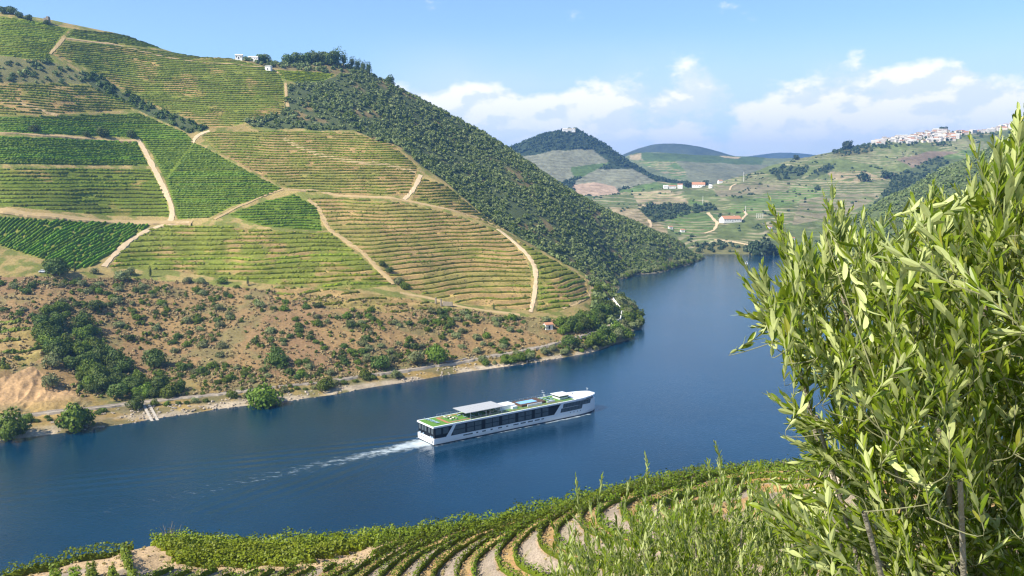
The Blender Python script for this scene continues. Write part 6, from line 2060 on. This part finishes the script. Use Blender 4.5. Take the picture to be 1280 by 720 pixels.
def olive(label, foot, targets, tips, tipdirs, seed, leaf_len, spacing, trunk_r, shoot_len):
    r = np.random.default_rng(seed)
    e = empty('olive_tree', tuple(foot)); tag(e, label, 'olive tree')
    foot = np.asarray(foot, float)
    fork = foot + np.array([r.uniform(-.05, .05), r.uniform(-.05, .05), 0.55])
    mb = MB()
    mb.tube([tuple(np.array([0, 0, -0.4])), (0.03, 0.02, 0.1), tuple(fork - foot + [0.03, 0, -0.2]), tuple(fork - foot + [0, 0, 0.06])], [trunk_r * 1.4, trunk_r * 1.05, trunk_r * 0.9, trunk_r * 0.75], 10)
    mb.build('trunk', M_OBARK, e, smooth=True)
    br = []
    for tg in targets:
        tg = np.asarray(tg, float)
        mid = fork * 0.5 + tg * 0.5 + np.array([0, 0, 0.12]) + r.normal(size=3) * 0.06
        br.append(curve3(fork, mid, tg, 12))
    pts_ = np.stack(br)                                    # branch, point, xyz
    owner = np.array([np.unravel_index(np.argmin(((pts_[:, 3:] - t_[None, None]) ** 2).sum(-1)), pts_[:, 3:].shape[:2])[0] for t_ in tips])
    for k in range(len(targets)):
        v, f = fast_tubes([br[k] - foot], trunk_r * 0.15, trunk_r * 0.05, 7)
        bo = link('branch', mesh_np('branch', v, f, M_OBARK, smooth=True), e)
        mine = np.nonzero(owner == k)[0]
        if not len(mine): continue
        ln = r.uniform(shoot_len[0], shoot_len[1], len(mine))
        dr = tipdirs[mine] / np.linalg.norm(tipdirs[mine], axis=1, keepdims=True)
        bases = tips[mine] - dr * ln[:, None]
        arr, tw = shoots(bases, dr, ln, r, leaf_len, spacing)
        B_, A_, U_, L_, W_ = arr
        lv, lq, lt = leaf_mesh(B_ - foot, A_, U_, L_, W_, r)
        link('foliage', mesh_np('foliage', lv, [lq, lt], M_OLEAF, smooth=False), bo)
        paths = list(tw)
        nodes = [q_ for q_ in br[k][3:]]
        dist0 = np.array([np.min(((br[k][3:] - b_) ** 2).sum(1)) for b_ in bases])
        for q_ in np.argsort(dist0):                        # each shoot springs from the nearest wood already grown
            b_, d_ = bases[q_], dr[q_]
            na_ = np.array(nodes)
            cost = np.linalg.norm(na_ - b_, axis=1) - 0.25 * ((b_ - na_) @ d_)
            o_ = na_[np.argmin(cost)]
            cv_ = curve3(o_, b_ - d_ * np.linalg.norm(o_ - b_) * 0.3, b_, 6)
            paths.append(cv_)
            nodes += [cv_[3], b_, b_ + d_ * ln[q_] * 0.3]
        v, f = fast_tubes([p_ - foot for p_ in paths], leaf_len * 0.030, leaf_len * 0.012, 4)
        link('twigs', mesh_np('twigs', v, f, M_OTWIG), bo)
    return e


# right hand tree, two metres away: crown reaches out of the frame to the right and below
r7 = np.random.default_rng(77)
CROWN = [(930, 372), (968, 345), (958, 300), (985, 285), (1003, 300), (1020, 282), (1050, 262), (1078, 285), (1110, 292), (1135, 268), (1157, 240), (1190, 258), (1221, 222), (1248, 178), (1290, 140), (1420, 120), (1560, 260), (1600, 560), (1560, 900), (1180, 900), (1040, 800), (1020, 720), (1010, 660), (1000, 610), (1014, 575), (985, 528), (1010, 505), (1018, 475), (975, 445), (990, 425), (950, 395)]
foot_r = np.array([1.72, 2.75, float(gz_at(1.72, 2.75))])
ctr = np.array([1.35, 2.35, 91.05])
tips, dirs_ = [], []
ca = np.array(CROWN, float)
while len(tips) < 2250:
    px, py = r7.uniform(920, 1500), r7.uniform(125, 900)
    if not in_poly(np.array([px]), np.array([py]), CROWN)[0]: continue
    if px < 1065 and r7.random() < 0.5: continue
    Y = r7.uniform(1.55, 3.0) if px > 1080 else r7.uniform(1.9, 2.9)
    if py > 560: Y = r7.uniform(1.85, 2.7)
    p = pt(px, py, Y)
    d = (p - ctr); d /= np.linalg.norm(d)
    d = d * 0.6 + np.array([-0.15, 0, 0.62]) + r7.normal(size=3) * 0.48
    tips.append(p); dirs_.append(d)
for px, py, Y, dx, dz in [(1279, 137, 1.7, -.05, 1), (1248, 168, 1.75, -.1, 1), (1221, 212, 1.9, -.1, 1), (1228, 190, 1.85, -.2, 1), (1157, 226, 2.2, -.1, 1), (1165, 245, 2.15, .1, 1), (1135, 262, 2.3, .05, 1), (1080, 276, 2.3, .1, 1), (1050, 244, 2.3, .15, 1), (1040, 262, 2.3, -.2, 1), (1022, 278, 2.35, -.1, 1), (966, 266, 2.3, -.35, 1), (976, 290, 2.3, -.2, 1), (985, 310, 2.35, -.3, 1), (934, 320, 2.3, -.45, .9), (940, 345, 2.3, -.6, .8), (924, 368, 2.35, -.9, .55), (931, 382, 2.35, -.9, .4), (962, 430, 2.3, -1, .1), (975, 415, 2.3, -1, .3), (998, 452, 2.3, -1, .0), (963, 510, 2.25, -1, .35), (972, 505, 2.2, -.9, .5), (990, 520, 2.2, -1, .3), (985, 552, 2.2, -.9, .3), (946, 622, 1.9, -.9, .6), (960, 640, 1.9, -.8, .6), (1000, 600, 1.9, -1, .3), (985, 660, 1.8, -.8, .5), (1100, 300, 2.2, -.1, 1), (1200, 240, 2.0, -.15, 1), (1185, 262, 2.0, .1, 1), (1010, 300, 2.3, .1, 1)]:
    for q in range(3):
        j_ = 0 if q == 0 else 1
        tips.append(pt(px + j_ * r7.uniform(4, 26) * (1 if dx < 0 else r7.choice([-1, 1])), py + j_ * r7.uniform(8, 30), Y + j_ * r7.uniform(-.1, .1))); dirs_.append(np.array([dx, r7.uniform(-.2, .2), dz]) + j_ * r7.normal(size=3) * 0.2)
tg = [pt(985, 400, 2.35), pt(1050, 345, 2.3), pt(1140, 330, 2.2), pt(1230, 290, 1.95), pt(1020, 520, 2.2), pt(1100, 470, 2.0), pt(1180, 430, 1.9), pt(1080, 640, 1.75), pt(1200, 600, 1.7), pt(1330, 300, 2.2), pt(1400, 480, 2.2), pt(1250, 760, 1.8)]
olive('large olive tree close to the camera filling the right side', foot_r, tg, np.array(tips), np.array(dirs_), 78, 0.046, 0.0145, 0.11, (0.12, 0.26))

# lower olive, six metres down the slope
LOWC = [(668, 790), (672, 715), (690, 672), (716, 650), (752, 646), (790, 636), (815, 618), (850, 622), (880, 606), (905, 596), (940, 602), (980, 596), (1040, 610), (1120, 680), (1140, 800)]
ctr2 = np.array([1.35, 6.0, 88.6])
tips, dirs_ = [], []
ca = np.array(LOWC, float)
while len(tips) < 1350:
    px, py = r7.uniform(660, 1140), r7.uniform(590, 800)
    if not in_poly(np.array([px]), np.array([py]), LOWC)[0]: continue
    f_ = min(1.0, (px - 660) / 180.0)
    if r7.random() > 0.35 + 0.65 * f_ * (1 if py > 640 else 0.8): continue
    Y = r7.uniform(4.9, 6.9)
    p = pt(px, py, Y)
    d = (p - ctr2); d /= np.linalg.norm(d)
    tips.append(p); dirs_.append(d * 0.35 + np.array([0, 0, 1.0]) + r7.normal(size=3) * 0.3)
for px, py, Y, dx, dz in [(722, 598, 5.6, -.03, 1), (811, 566, 5.6, .06, 1), (901, 550, 5.5, -.02, 1), (751, 604, 5.7, .1, 1), (784, 605, 5.6, .12, 1), (886, 576, 5.6, -.1, 1), (930, 580, 5.5, .1, 1), (742, 632, 5.5, -.1, 1), (860, 600, 5.5, .1, 1), (948, 578, 5.7, .1, 1), (690, 640, 5.6, -.2, 1), (808, 592, 5.6, .0, 1), (902, 576, 5.5, .0, 1)]:
    tips.append(pt(px, py, Y)); dirs_.append(np.array([dx, 0, dz]))
foot_l = np.array([1.5, 6.1, float(gz_at(1.5, 6.1))])
tg = [pt(730, 680, 5.7), pt(800, 660, 5.6), pt(870, 640, 5.6), pt(930, 640, 5.5), pt(1000, 650, 5.6), pt(760, 730, 5.3), pt(860, 720, 5.2), pt(960, 710, 5.2), pt(1050, 700, 5.5)]
olive('lower olive tree with upright shoots in front of the vine terraces', foot_l, tg, np.array(tips), np.array(dirs_), 79, 0.056, 0.018, 0.10, (0.16, 0.34))

# pale boulder glimpsed between the two olives
r8 = np.random.default_rng(88)
v, f = bush_shape(805, 1, 0.01, 1.25, 0.22, 1.0)
bp = pt(1040, 668, 7.6)
o = link('pale_boulder', mesh_np('pale_boulder', v[-35:] * 0.36, f[-28:] - (len(v) - 35), simple('pale_rock', (0.55, 0.44, 0.31), 0.9, var=0.25, scale=5, bump=0.5)), loc=(bp[0], bp[1], bp[2] - 0.1), scale=(0.62, 0.7, 1.25))
tag(o, 'pale beige boulder half hidden between the two olive trees', 'boulder')
